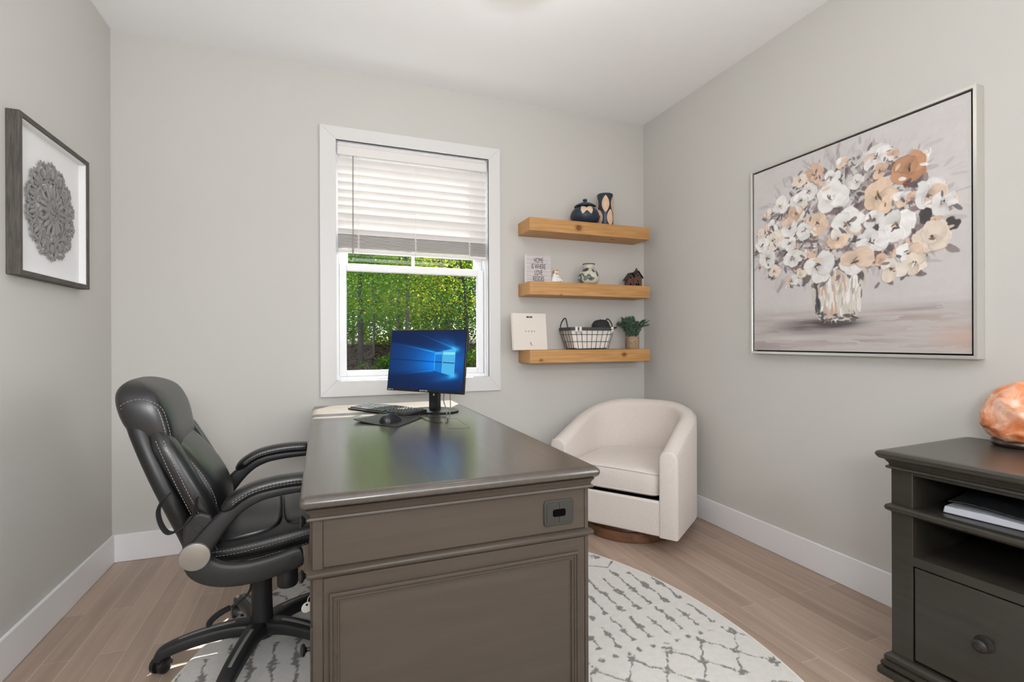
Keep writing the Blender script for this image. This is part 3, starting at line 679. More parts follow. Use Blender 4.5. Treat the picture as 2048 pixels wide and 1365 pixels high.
# mouse pad and mouse
mpd = thing('mouse_pad', 'dark grey mouse pad with curled corner, in front of the keyboard', 'mouse pad', (.28, 2.33, DZ))
pq = [Vector((.124, 2.345, 0)), Vector((.295, 2.135, 0)), Vector((.445, 2.36, 0)), Vector((.275, 2.57, 0))]
n = 14; rings = []
G = np.zeros((n, n, 3)); 
for i in range(n):
    for j in range(n):
        s_, t_ = i / (n - 1), j / (n - 1)
        cs, ct = (s_ - .5) * 2, (t_ - .5) * 2
        kk = 1 - .035 * (abs(cs) * abs(ct)) ** 6
        s2, t2 = .5 + cs * kk / 2, .5 + ct * kk / 2
        p = pq[0] * (1 - s2) * (1 - t2) + pq[1] * s2 * (1 - t2) + pq[2] * s2 * t2 + pq[3] * (1 - s2) * t2
        lift = .010 * max(0, 1 - s_ * 1.6 - t_ * 1.6) ** 1.5 * 1.2 + .012 * max(0, t_ - .6) * 0
        G[i, j] = (p.x, p.y, DZ + .0008 + lift)
b = MB(); top = [[(G[i, j, 0], G[i, j, 1], G[i, j, 2] + .003) for j in range(n)] for i in range(n)]
V = [tuple(G[i, j]) for i in range(n) for j in range(n)] + [p for r in top for p in r]; F = []
for i in range(n - 1):
    for j in range(n - 1):
        a = i * n + j; F.append((a, a + 1, a + n + 1, a + n)); F.append(tuple(q_ + n * n for q_ in (a, a + n, a + n + 1, a + 1)))
bd = [j for j in range(n)] + [i * n + n - 1 for i in range(1, n)] + [(n - 1) * n + j for j in range(n - 2, -1, -1)] + [i * n for i in range(n - 2, 0, -1)]
for a, c in zip(bd, bd[1:] + bd[:1]): F.append((a, c, c + n * n, a + n * n))
b.add(V, F); b.build('pad', 'pad', mpd)
ms = thing('computer_mouse', 'black computer mouse resting on the mouse pad', 'mouse', (.285, 2.275, DZ + .004), math.radians(40))
rings = []
for t in np.linspace(0, 1, 13):
    x = -.056 + .112 * t; hw = .032 * math.sqrt(max(1 - (2 * t - 1) ** 4, .02)); hh = .038 * (max(1 - (1.9 * t - .85) ** 2, .0) ** .6) * (1 - .25 * t) + .004
    rings.append([(x, hw * math.copysign(abs(math.cos(a)) ** .8, math.cos(a)), hh * max(0, math.sin(a)) ** .75 if math.sin(a) > 0 else 0) for a in np.linspace(0, 2 * PI, 21)[:-1]])
MB().loft(rings).build('shell', 'black', ms, local=True, angle=60)
MB().tube([(.012, 0, .033), (.030, 0, .026)], .004, 10).build('wheel', 'keys', ms, local=True)

# ------------------------------------------------------------------ round rug
hh_, ww_ = 560, 450
rcx, rcy, ra, rb = .50, 1.55, 1.02, 1.28
gx = np.linspace(rcx - ra, rcx + ra, ww_); gy = np.linspace(rcy - rb, rcy + rb, hh_); GX, GY = np.meshgrid(gx, gy)
wob = vnoise(hh_, ww_, 60, 70, 3, 3); wob2 = vnoise(hh_, ww_, 60, 70, 9, 3); fine = vnoise(hh_, ww_, 150, 190, 4, 2)
x = GX + (wob - .5) * .022; y = GY + (wob2 - .5) * .022
def pick(x, y):
    dk = np.zeros_like(x)
    def soft(d, wdt): return np.clip(1.3 - d / wdt, 0, 1)
    per = .96; yy = np.mod(y - 1.515 + .30, per) - .30     # band coordinate; 0 = the dotted line
    # dotted cross lines
    ph = np.mod(x, .055) - .0275
    for y0 in (0.0, .62 - .96):
        dk = np.maximum(dk, soft(np.hypot(ph, (yy - y0) * 1.1), .012))
    # vertical dashed lines with lozenges
    lx = .0735; cx_ = np.mod(x - .02, lx) - lx / 2; idx = np.floor((x - .02) / lx)
    off = .035 * np.sin(idx * 2.3)
    for (a, c) in ((.045, .20), (.235, .545)):
        m_ = (yy > a + off * .3) & (yy < c + off)
        t = (yy - a) / (c - a)
        wv = .0045 + .0125 * np.exp(-((t - .5) / .10) ** 2) + .010 * np.exp(-((t - .05) / .07) ** 2) + .010 * np.exp(-((t - .95) / .07) ** 2)
        dk = np.maximum(dk, soft(np.abs(cx_), wv) * m_)
    # zigzag trellis below the dotted line
    pz = .152; fx = np.mod(x - 1.166 + pz / 2, pz) / pz; tri = np.abs(fx - .5) * 2
    for y0, sg in ((-.035, 1), (-.225, -1)):
        zl = y0 - sg * .095 * tri
        dk = np.maximum(dk, soft(np.abs(yy - zl), .0065) * (np.abs(yy - zl) < .02))
        dk = np.maximum(dk, soft(np.hypot((fx - .5) * pz, yy - y0), .022)); dk = np.maximum(dk, soft(np.hypot((np.mod(fx, 1) - np.round(fx)) * pz, yy - (y0 - sg * .095)), .018))
    # hexagon row above the line band
    ph2 = np.mod(x - 1.309 + .0735, .147) / .147; tr2 = np.abs(ph2 - .5) * 2
    zl = .61 + .05 * tr2 + .0; dk = np.maximum(dk, soft(np.abs(yy - zl), .006) * (yy > .55))
    return dk
dk = pick(x, y)
speck = vnoise(hh_, ww_, 210, 260, 12, 1)
dk = np.clip((dk - .30 - (speck - .45) * 1.3) * 3.2, 0, 1) * (dk > .12) * .9
light_c, dark_c = S2L((214, 211, 206)), S2L((112, 110, 108))
tone = .93 + .12 * fine
colr = (light_c * (1 - dk[..., None]) + dark_c * dk[..., None]) * tone[..., None]
hgt = .009 - .0015 * dk + .0012 * (fine - .5)
rad = np.hypot((GX - rcx) / ra, (GY - rcy) / rb)
hgt = np.where(rad > .992, .004, hgt)
rugt = thing('rug', 'cream oval rug with grey broken-line tribal pattern, under the desk and black chair', 'rug', (rcx, rcy, 0))
Pr = np.stack([GX, GY, hgt], -1)
grid_mesh('pile', Pr, colr, 'rug', rugt, mask=rad <= 1.0)
b = MB(); b.loft([[(rcx + ra * s_ * math.cos(a), rcy + rb * s_ * math.sin(a), z) for a in np.linspace(0, 2 * PI, 193)[:-1]] for s_, z in ((.998, .0005), (1.001, .003), (1.0, .006), (.994, .0085), (.99, .007))], cap=False)
b.build('binding', M['liner'], rugt)
RUGZ = .009
# ------------------------------------------------------------------ office chair (local: x forward, y lateral, z up)
OC = (-.21, 2.02, 0)
ch = thing('office_chair', 'black leather executive office chair with grey stitching, pulled up to the desk', 'office chair', OC, math.radians(4))
def sring(x0, x1, hw, z, e=.55, n=28, yo=0.0):
    """horizontal superellipse ring between rear x0 and front x1"""
    cx, a = (x0 + x1) / 2, (x1 - x0) / 2; out = []
    for j in range(n):
        t = 2 * PI * j / n; c, s_ = math.cos(t), math.sin(t)
        out.append((cx + a * math.copysign(abs(c) ** e, c), yo + hw * math.copysign(abs(s_) ** e, s_), z))
    return out
RZ, RX = [.40, .45, .50, .60, .73, .87, .95, 1.03], [-.205, -.213, -.226, -.264, -.317, -.370, -.385, -.375]
rx = lambda z: lerp(z, RZ, RX)
zs = [.40, .405, .42, .46, .52, .60, .68, .76, .82, .87, .91, .935, .945]
hwz = [.10, .16, .19, .215, .235, .246, .247, .238, .226, .212, .198, .17, .12]
b = MB(); b.loft([sring(rx(z) + (.0 if .41 < z < .93 else .015), rx(z) + (.085 if .41 < z < .93 else .06), hw, z, .6) for z, hw in zip(zs, hwz)])
b.build('backrest', 'leather2', ch, sub=1, local=True)
# side bolsters in front of the shell
for s in (-1, 1):
    pth = spline([(rx(z) + dx, s * y, z) for z, dx, y in ((.47, .100, .180), (.54, .108, .196), (.62, .108, .203), (.70, .102, .203), (.77, .094, .198), (.83, .084, .190), (.87, .072, .18))], 4)
    n_ = len(pth); wa = [.034 * min(1, .25 + 3.5 * min(i, n_ - 1 - i) / n_) for i in range(n_)]; wb = [.044 * min(1, .25 + 3.5 * min(i, n_ - 1 - i) / n_) for i in range(n_)]
    bo = MB().ribbon(pth, wa, wb, (0, 1, 0), 18, .8).build('side_bolster', 'leather', ch, local=True, angle=80)
    st = MB()
    for off in (-.016, .004):
        stitches(st, spline([(rx(z) + .10 + off, s * (hw + .004), z) for z, hw in ((.46, .216), (.52, .237), (.60, .249), (.68, .2515), (.76, .248), (.84, .238))], 5), .0008, .006, .004)
    st.build('stitching', 'stitch', bo, local=True)
# lumbar pad
zz_ = [.470, .476, .49, .53, .58, .64, .70, .76, .80, .825, .835]
fx_ = [-.15, -.125, -.104, -.092, -.090, -.103, -.132, -.175, -.208, -.24, -.265]
hw_ = [.11, .142, .158, .168, .172, .170, .165, .158, .150, .138, .11]
b = MB(); b.loft([sring(rx(z) + .06, f, hw, z, .68) for z, f, hw in zip(zz_, fx_, hw_)]); lum = b.build('lumbar_cushion', 'leather', ch, sub=1, local=True)
for s in (-1, 1):
    st = MB()
    for dx in (.030, .040):
        stitches(st, spline([(f - dx, s * (hw * .985 + .002), z) for z, f, hw in list(zip(zz_, fx_, hw_))[2:-1]], 4), .0008, .006, .004)
    st.build('stitching', 'stitch', lum, local=True)
# headrest
zz_ = [.770, .776, .795, .84, .885, .925, .952, .975, .993, 1.006, 1.012]
fx_ = [-.258, -.228, -.223, -.227, -.235, -.247, -.259, -.273, -.296, -.326, -.350]
bx_ = [-.298, -.318, -.326, -.350, -.378, -.390, -.395, -.396, -.390, -.377, -.368]
hw_ = [.165, .195, .203, .210, .214, .214, .209, .198, .172, .13, .08]
b = MB(); b.loft([sring(r_, f, hw, z, .42) for z, f, r_, hw in zip(zz_, fx_, bx_, hw_)]); hd = b.build('headrest', 'leather', ch, sub=1, local=True)
for s in (-1, 1):
    st = MB()
    for k, dx in enumerate((.014, .026)):
        p_ = [(f - dx, s * (hw * .985), z) for z, f, hw in list(zip(zz_, fx_, hw_))[2:6]] + [(-.286 - k * .008, s * .2075, .948 - k * .008), (-.320, s * .2065, .958 - k * .012), (-.350, s * .2065, .952 - k * .012), (-.372, s * .205, .936 - k * .010)]
        stitches(st, spline(p_, 6), .0008, .006, .004)
    st.build('stitching', 'stitch', hd, local=True)
# seat: loft along x, sections in yz
def yzring(x, hw, z0, z1, e=.55, n=28):
    cz, a = (z0 + z1) / 2, (z1 - z0) / 2; out = []
    for j in range(n):
        t = 2 * PI * j / n; c, s_ = math.cos(t), math.sin(t); out.append((x, hw * math.copysign(abs(c) ** e, c), cz + a * math.copysign(abs(s_) ** e, s_)))
    return out
sx_ = [-.20, -.19, -.16, -.08, 0, .08, .16, .22, .255, .275, .283]
top_ = [.475, .49, .498, .500, .508, .520, .530, .530, .518, .495, .47]
bot_ = [.44, .425, .415, .412, .416, .424, .432, .436, .440, .445, .455]
hw_ = [.16, .20, .225, .238, .243, .245, .243, .238, .228, .208, .17]
b = MB(); b.loft([yzring(x_, hw, z0, z1) for x_, hw, z0, z1 in zip(sx_, hw_, bot_, top_)]); seat = b.build('seat', 'leather2', ch, sub=1, local=True)
for s in (-1, 1):
    st = MB()
    for dz in (.004, .015, .046):
        stitches(st, spline([(x_, s * (hw - .001 + (.003 if dz > .01 else -.004)), z1 - .024 - dz) for x_, hw, z1 in list(zip(sx_, hw_, top_))[2:9]], 5), .0008, .006, .004)
    st.build('stitching', 'stitch', seat, local=True)
for (x0, x1, hw, zt) in ((-.15, .075, .205, .022), (.07, .262, .205, .020)):
    n_ = 9; R_ = []
    for i in range(n_):
        t = i / (n_ - 1); k = math.sin(PI * min(max(t, .03), .97)) ** .35; x_ = x0 + (x1 - x0) * t; zt0 = lerp(x_, sx_, top_)
        R_.append(yzring(x_, hw * (.75 + .25 * k), zt0 - .035, zt0 + zt * k, .7))
    b = MB(); b.loft(R_); b.build('seat_pad', 'leather', ch, sub=1, local=True)
# arm frames and pads
for s in (-1, 1):
    ys = s * .272
    fr = MB()
    pth = spline([(-.168, ys, .485), (-.135, ys, .535), (-.095, ys, .583), (-.050, ys, .622), (0, ys, .643), (.06, ys, .652), (.12, ys, .655), (.165, ys, .655)], 5)
    n_ = len(pth); wa = [lerp(i / n_, [0, .15, .35, .6, 1], [.036, .030, .024, .016, .013]) for i in range(n_)]
    fr.ribbon(pth, wa, [.017] * n_, (0, 1, 0), 16, .6)
    low = spline([(-.168, ys, .487), (-.150, ys, .445), (-.105, ys, .418), (-.045, ys, .408), (.02, ys, .412), (.075, ys, .422), (.108, ys, .430), (.124, ys, .433), (.131, ys, .434)], 5)
    n_ = len(low); wa = [lerp(i / n_, [0, .1, .3, .6, .74, .87, .94, 1], [.040, .040, .036, .034, .034, .030, .020, .006]) for i in range(n_)]
    fr.ribbon(low, wa, [.017] * n_, (0, 1, 0), 16, .6)
    fr = fr.build('arm_frame', 'bplastic', ch, local=True, angle=60)
    T = Matrix.Translation((-.168, ys + s * .014, .490)) @ Matrix.Rotation(-s * PI / 2, 4, 'X')
    MB().lathe([(.041, 0), (.042, .006), (.040, .011), (.03, .0135), (.0, .0145)], n=40, T=T).build('pivot_cap', 'capmetal', fr, local=True)
    for (px_, pz_) in ((-.052, .402), (.105, .428)):
        MB().lathe([(.0115, 0), (.0115, .002), (.009, .002), (.009, .0008), (0, .0008)], n=24, T=Matrix.Translation((px_, ys + s * .0165, pz_)) @ Matrix.Rotation(-s * PI / 2, 4, 'X')).build('screw_cover', 'bplastic', fr, local=True)
    pth = spline([(-.098, ys, .612), (-.060, ys, .645), (-.015, ys, .668), (.045, ys, .680), (.11, ys, .684), (.166, ys, .682)], 5); n_ = len(pth)
    ap = MB().ribbon(pth, [.019 * min(1, .4 + 5 * min(i + .3, n_ - 1 - i + 3) / n_) for i in range(n_)], [.034 * min(1, .35 + 5 * min(i + .3, n_ - 1 - i + 3) / n_) for i in range(n_)], (0, 1, 0), 18, .75).build('arm_pad', 'leather', ch, local=True, angle=70)
    st = MB()
    for sd in (-1, 1):
        for dz in (-.004, .003):
            stitches(st, [(p[0], ys + sd * .0335, p[2] + dz + .0) for p in pth[4:-1]], .0008, .006, .004)
    st.build('stitching', 'stitch', ap, local=True)
    # backrest pivot plate
    pl = MB(); pl.prism([(-.205, .455), (-.14, .455), (-.118, .53), (-.118, .575), (-.128, .60), (-.155, .612), (-.185, .606), (-.200, .58)], ys - s * .004 - .008, ys - s * .004 + .008, 'y'); pl = pl.build('back_bracket', 'bplastic', ch, local=True, bevel=.006, seg=3)
    MB().lathe([(.0125, 0), (.0125, .003), (.010, .003), (.010, .001), (0, .001)], n=24, T=Matrix.Translation((-.163, ys + s * .004, .567)) @ Matrix.Rotation(-s * PI / 2, 4, 'X')).build('screw_cover', 'bplastic', pl, local=True)
    MB().tube([(-.15, ys, .44), (-.13, s * .19, .43)], .012, 10).build('cross_bar', 'bplastic', ch, local=True)
# strap hanging at the camera side of the back
w0 = Vector((.21, -2.02, 0))
sp = spline([Vector((a, -.295, c)) for a, c in ((-.162, .668), (-.166, .640), (-.172, .612), (-.204, .580), (-.232, .573), (-.250, .600), (-.257, .640), (-.245, .672), (-.225, .690))], 6)
MB().ribbon(sp, [.0022] * len(sp), [.013] * len(sp), (.25, 1, 0), 10, .6).build('strap', 'webbing', ch, local=True)
# mechanism, column, lever, knob
b = MB(); b.box(-.11, .09, -.09, .09, .355, .412); b.box(-.14, .12, -.16, .16, .398, .418); b.build('seat_plate', 'bplastic', ch, local=True, bevel=.01, seg=3)
MB().lathe([(.031, 0), (.034, .006), (.034, .05), (.030, .07)], (.085, -.12, .278), 20).build('tension_knob', 'bplastic', ch, local=True)
MB().lathe([(.0275, .26), (.0275, .36)], n=28).build('gas_lift', 'black', ch, local=True)
MB().lathe([(.040, .075), (.040, .105), (.0365, .13), (.034, .255), (.036, .262), (.036, .275), (.030, .280)], n=32).build('column_cover', 'bplastic', ch, local=True)
lv = spline([(-.02, -.10, .37), (-.028, -.085, .30), (-.038, -.075, .256), (-.070, -.07, .228), (-.10, -.07, .212)], 6)
lever = MB().tube(lv, .0045, 8).build('lever', 'black', ch, local=True)
MB().tube(spline([(-.095, -.07, .214), (-.125, -.07, .202), (-.150, -.072, .185), (-.162, -.074, .165)], 5), [.009, .0095, .0095, .0095, .010, .010, .0095, .010, .010, .0095, .0095, .010, .010, .009, .006, .004][:16], 10).build('lever_sleeve', 'webbing', ch, local=True)
MB().lathe([(.05, .066), (.058, .078), (.056, .098), (.046, .114), (.03, .12)], n=40).build('base_hub', 'bplastic', ch, local=True)
for ang in (179, 107, 35, -37, -109):
    a = math.radians(ang); ca, sa = math.cos(a), math.sin(a)
    pr_ = [(.02, .095), (.08, .104), (.15, .102), (.22, .094), (.275, .082), (.305, .070), (.316, .052)]
    pth = spline([(r * ca, r * sa, z) for r, z in pr_], 4); n_ = len(pth)
    leg = MB().ribbon(pth, [lerp(i / n_, [0, .3, .8, 1], [.024, .022, .017, .013]) for i in range(n_)], [lerp(i / n_, [0, .25, .8, 1], [.040, .030, .0235, .020]) for i in range(n_)], (-sa, ca, 0), 18, .5).build('leg', 'bplastic', ch, local=True, angle=55)
    pth = [(r * ca, r * sa, z) for r, z in ((.085, .1255), (.13, .1245), (.18, .119), (.225, .1115), (.255, .1045))]
    MB().ribbon(pth, [.003] * 5, [.0065] * 5, (-sa, ca, 0), 8, .5).build('inlay', 'gstrip', leg, local=True)
    # twin-wheel caster
    fl = RUGZ if ((OC[0] + .315 * ca - rcx) / ra) ** 2 + ((OC[1] + .315 * sa - rcy) / rb) ** 2 < .97 else 0.0
    cr = a + math.radians({179: 58, 107: -20, 35: 30, -37: 100, -109: 70}[ang])
    T = Matrix.Translation((.316 * ca, .316 * sa, 0)) @ Matrix.Rotation(cr, 4, 'Z')
    cs = MB(); cs.lathe([(.008, .045), (.008, .060)], n=12, T=T); cs.tube([(.0, 0, .05), (-.012, 0, .045), (-.022, 0, .030)], [.012, .013, .010], 10, T=T)
    cs.ribbon([(.012, 0, .044), (-.012, 0, .055), (-.034, 0, .042), (-.040, 0, .022)], [.003] * 4, [.020] * 4, (0, 1, 0), 10, .5, T=T)
    cs = cs.build('caster', 'black', ch, local=True, angle=50)
    for s in (-1, 1):
        TW = T @ Matrix.Translation((-.012, s * .007, .0275 + (fl - .0 if fl else 0) * .75)) @ Matrix.Rotation(-s * PI / 2, 4, 'X')
        MB().lathe([(.018, 0), (.0272, .001), (.0275, .006), (.0265, .014), (.022, .018), (.010, .0195), (0, .020)], n=32, T=TW).build('wheel', 'black', cs, local=True)

# ------------------------------------------------------------------ barrel armchair (local: faces -y)
ac = thing('armchair', 'cream linen barrel swivel armchair in the far corner beside the shelves', 'armchair', (1.79, 2.61, 0), math.radians(-54.4))
W_, FR, BK, th_ = .375, -.345, .375, .098
def plan(t, inset):
    """t 0..1 from the right front tip round the back to the left front tip"""
    a_, bq = W_ - inset, BK - inset; st_ = .34; arc_len = PI / 2 * (a_ + bq) / 2 * 2
    tot = 2 * st_ + arc_len; s_ = t * tot
    y0 = FR + st_
    if s_ < st_: return Vector((a_ * (1 - .0 * s_), FR + s_, 0))
    if s_ > tot - st_: return Vector((-a_, FR + (tot - s_), 0))
    u = (s_ - st_) / arc_len * PI; e = .86
    c, q = math.cos(u), math.sin(u)
    return Vector((a_ * math.copysign(abs(c) ** e, c), y0 + (BK - inset - y0) * abs(q) ** e, 0))
def rim(t):
    s_ = min(t, 1 - t) * 2; return .545 + .19 * math.sin(PI / 2 * min(1, s_ / .92)) ** 1.15
N_ = 60; rings = []; ts = list(np.linspace(0, 1, N_))
for t in ts:
    po, pi_ = plan(t, 0), plan(t, th_); hgt_ = rim(t); r_ = th_ / 2; mid = (po + pi_) / 2; ring_ = []
    zb = .085
    for z in (zb, zb + .01, .2, .3, .4): ring_.append(po + Vector((0, 0, z)) * 1.0)
    hh = hgt_ - r_ * .9
    for k in range(9):
        a = PI * k / 8; q = mid + (po - mid) * math.cos(a); ring_.append(q + Vector((0, 0, hh + r_ * .9 * math.sin(a))))
    for z in (.42, .34, .26): ring_.append(pi_ + Vector((0, 0, min(z, hh - .01))))
    ring_.append(pi_ + Vector((0, 0, zb)))
    rings.append([tuple(p) for p in ring_])
# round the front tips
def shift(ring_, dy, k):
    cx = sum(p[0] for p in ring_) / len(ring_); return [(cx + (p[0] - cx) * k, p[1] + dy, .085 + (p[2] - .085) * (1 - (1 - k) * .12)) for p in ring_]
rings = [shift(rings[0], -.012, .80), shift(rings[0], -.010, .92), shift(rings[0], -.004, .985)] + rings + [shift(rings[-1], -.004, .985), shift(rings[-1], -.010, .92), shift(rings[-1], -.012, .80)]
MB().loft(rings).build('shell', 'cream', ac, local=True, angle=50)
MB().box(-W_ + th_ - .012, W_ - th_ + .012, FR - .006, .2, .085, .272).build('seat_deck', 'cream', ac, local=True, bevel=.01, seg=3)
MB().box(-W_ + th_ - .002, W_ - th_ + .002, FR + .015, .2, .25, .281).build('cushion_gap_shade', 'gapblack', ac, local=True)  # black box painting the shade in the gap beneath the cushion
b = MB(); iw, ib = W_ - th_ - .006, BK - th_ - .006
def cplan(i):
    out = []
    for k in range(40):
        t = k / 39 * PI; c, q = math.cos(t), math.sin(t); out.append(((iw - i) * math.copysign(abs(c) ** .7, c), -.02 + (ib + .02 - i) * abs(q) ** .8))
    r_ = .035
    x0 = iw - i; yf = FR + .012 + i
    out += [(-x0, yf + r_), (-x0 + r_ * .3, yf + r_ * .3), (-x0 + r_, yf)] + [(-x0 + r_ + (2 * x0 - 2 * r_) * k / 8, yf) for k in range(1, 8)] + [(x0 - r_, yf), (x0 - r_ * .3, yf + r_ * .3), (x0, yf + r_)]
    return out
bulge = lambda x_, y_: .010 * (1 - (x_ / .3) ** 2)
b.loft([[(x_, y_, z + (bulge(x_, y_) if z > .4 else 0)) for x_, y_ in cplan(i)] for i, z in ((.03, .284), (.010, .288), (.002, .298), (0, .31), (-.002, .35), (0, .392), (.003, .404), (.012, .412), (.04, .418), (.10, .422), (.18, .425))])
cu = b.build('seat_cushion', 'cream', ac, local=True, angle=70)
for z, i in ((.405, .001), (.300, .000)):
    MB().tube([(x_, y_, z + (bulge(x_, y_) if z > .4 else 0)) for x_, y_ in cplan(i)], .0030, 6, loop=True).build('piping', 'cream', cu, local=True)
# welt along outer front edge and rim
for s in (1, -1):
    tt = [i / (N_ - 1) for i in range(0, 22)]
    pth = [(s * (W_ + .0005), FR - .004, z) for z in (.09, .2, .3, .4, .47)]
    for t in tt:
        p = plan(t, .004); pth.append((s * p.x, p.y, rim(t) - .020))
    MB().tube(spline(pth, 3), .0026, 6).build('piping', 'cream', ac, local=True)
b = MB(); b.box(-.2, .2, -.2, .2, .07, .088); b.build('base_gap_shade', 'gapblack', ac, local=True)  # black block, its colour stands in for shade between plinth and shell
MB().lathe([(.27, .0), (.275, .004), (.275, .052), (.270, .058), (.255, .058), (.25, .07), (.1, .07)], (0, -.06, 0), 64).build('plinth', 'brownbase', ac, local=True)
# ------------------------------------------------------------------ floating shelves
def shelf(label, z0, z1, mk, x0=1.235, x1=2.150, y0=2.908):
    t = thing('floating_shelf', label, 'shelf', ((x0 + x1) / 2, YB, z0), group=None)
    MB().box(x0, x1, y0, YB - .0005, z0, z1).build('board', mk, t, bevel=.0015)
    return t
S1, S2, S3 = 1.922, 1.512, 1.071
sh1 = shelf('thick honey pine floating shelf, top one, holding the navy jar and vase', S1 - .084, S1, 'pine1')
sh2 = shelf('thick honey pine floating shelf in the middle, holding the sign and small vase', S2 - .084, S2, 'pine2')
sh3 = shelf('thick honey pine floating shelf, lowest one, holding the wire basket and plant', S3 - .084, S3, 'pine3')

# lidded jar
jx, jy = 1.690, 3.005
jar = thing('lidded_jar', 'squat navy blue lidded jar with carved cream butterflies on the top shelf', 'jar', (jx, jy, S1))
jp = [(.05, 0), (.062, .004), (.088, .022), (.101, .050), (.102, .068), (.094, .092), (.078, .110), (.060, .120), (.052, .124)]
MB().lathe(jp, (jx, jy, S1), 48).build('body', 'navy', jar)
lid = MB().lathe([(.050, .124), (.072, .126), (.074, .131), (.062, .141), (.040, .152), (.018, .158), (.010, .160)], (jx, jy, S1), 48).build('lid', 'navy', jar)
MB().lathe([(.010, .158), (.009, .164), (.015, .170), (.016, .178), (.010, .183), (0, .184)], (jx, jy, S1), 24).build('knob', 'navy', lid)
def jr(z): return lerp(z, [p[1] for p in jp], [p[0] for p in jp])
def on_lathe(poly, cx, cy, cz, rf, a0, lift=.0012):
    """poly in (arc metres, z) laid on a surface of revolution -> fan mesh with thickness"""
    b = MB(); n = len(poly)
    cxp = sum(p[0] for p in poly) / n; czp = sum(p[1] for p in poly) / n
    rings = []
    for k in (1.0, .66, .33, .02):
        rings.append([(cxp + (p[0] - cxp) * k, czp + (p[1] - czp) * k) for p in poly])
    def P(q, l):
        r = rf(q[1]); a = a0 + q[0] / max(rf(czp), .02); return (cx + (r + l) * math.cos(a), cy + (r + l) * math.sin(a), cz + q[1])
    return b.loft([[P(q, -.002) for q in rings[0]]] + [[P(q, lift) for q in r_] for r_ in rings])
bf = [(0, .02), (.012, .034), (.034, .046), (.048, .046), (.040, .030), (.034, .018), (.036, .006), (.030, -.012), (.024, -.030), (.016, -.024), (.010, -.014), (.003, -.004),
      (-.003, -.004), (-.010, -.014), (-.016, -.024), (-.024, -.030), (-.030, -.012), (-.036, .006), (-.034, .018), (-.040, .030), (-.048, .046), (-.034, .046), (-.012, .034)]
for a0 in (-1.95, -.55, .9, 2.4):
    on_lathe([(x_ * 1.15, .084 + z_ * .85) for x_, z_ in bf], jx, jy, S1, jr, a0, .0035).build('butterfly', 'carvedcream', jar)
# cylinder vase
vx, vy = 1.852, 3.010
cv = thing('cylinder_vase', 'tall navy cylinder vase with carved cream leaf shapes on the top shelf', 'vase', (vx, vy, S1))
MB().lathe([(.054, 0), (.056, .003), (.056, .226), (.054, .230), (.048, .230), (.046, .226), (.046, .02)], (vx, vy, S1), 48).build('body', 'navy', cv)
lf = [(math.sin(PI * t) ** .8 * .026 * (1 if t < .5 else 1), t) for t in np.linspace(0, 1, 14)]
for k, (a0, zc) in enumerate([(-2.05, .155), (-.85, .155), (.35, .155), (1.55, .155), (2.75, .155), (-1.42, .060), (-.2, .060), (1.0, .06), (2.2, .06), (3.4, .06)]):
    poly = [(w_, zc + (t - .5) * .118) for w_, t in lf] + [(-w_, zc + (t - .5) * .118) for w_, t in reversed(lf[1:-1])]
    q = on_lathe(poly, vx, vy, S1, lambda z: .056, a0); lf_o = q.build('leaf_relief', 'carvedcream', cv)
    vb = MB()
    for sc2 in (.45, .75):
        pts = [(w_ * sc2, zc + (t - .5) * .118 * sc2) for w_, t in lf[:-1]] + [(-w_ * sc2, zc + (t - .5) * .118 * sc2) for w_, t in reversed(lf[1:-1])]
        vb.tube([(vx + .0575 * math.cos(a0 + x_ / .056), vy + .0575 * math.sin(a0 + x_ / .056), S1 + z_) for x_, z_ in pts], .0009, 5, loop=True)
    vb.build('carved_line', 'pineend', lf_o)

# sign block
sg = thing('sign_block', 'white wooden block sign reading HOME IS WHERE LOVE RESIDES on the middle shelf', 'sign', (1.335, 3.0, S2))
sx0, sx1, sy0, sy1, sh_ = 1.245, 1.420, 2.985, 3.020, .183
TSg = Matrix.Translation((0, 0, 0))
MB().box(sx0, sx1, sy0, sy1, S2, S2 + sh_).build('block', 'white', sg, smooth=False)
hh2, ww2 = 120, 110; U, Vv = np.meshgrid(np.linspace(0, 1, ww2), np.linspace(0, 1, hh2))
bn = vnoise(hh2, ww2, 4, 40, 5, 3); c = S2L((198, 192, 192)) * (.90 + .2 * bn)[..., None]
ln = np.abs(np.mod(Vv * 7.0 + .2, 1) - .5) > .465; c = np.where(ln[..., None], S2L((150, 144, 146)), c)
P = np.stack([sx0 + U * (sx1 - sx0), np.full_like(U, sy0 - .0008), S2 + Vv * sh_], -1); grid_mesh('face', P, c, 'signface', sg, smooth=False)
for k, (txt, sxx) in enumerate((('HOME', .52), ('IS WHERE', .50), ('LOVE', .52), ('RESIDES', .50))):
    text_mesh('lettering', txt, .047, 'signtext', sg, Matrix.Translation(((sx0 + sx1) / 2 - .003, sy0 - .0012, S2 + sh_ - .036 - k * .0405)) @ Matrix.Rotation(PI / 2, 4, 'X'), sx=sxx)

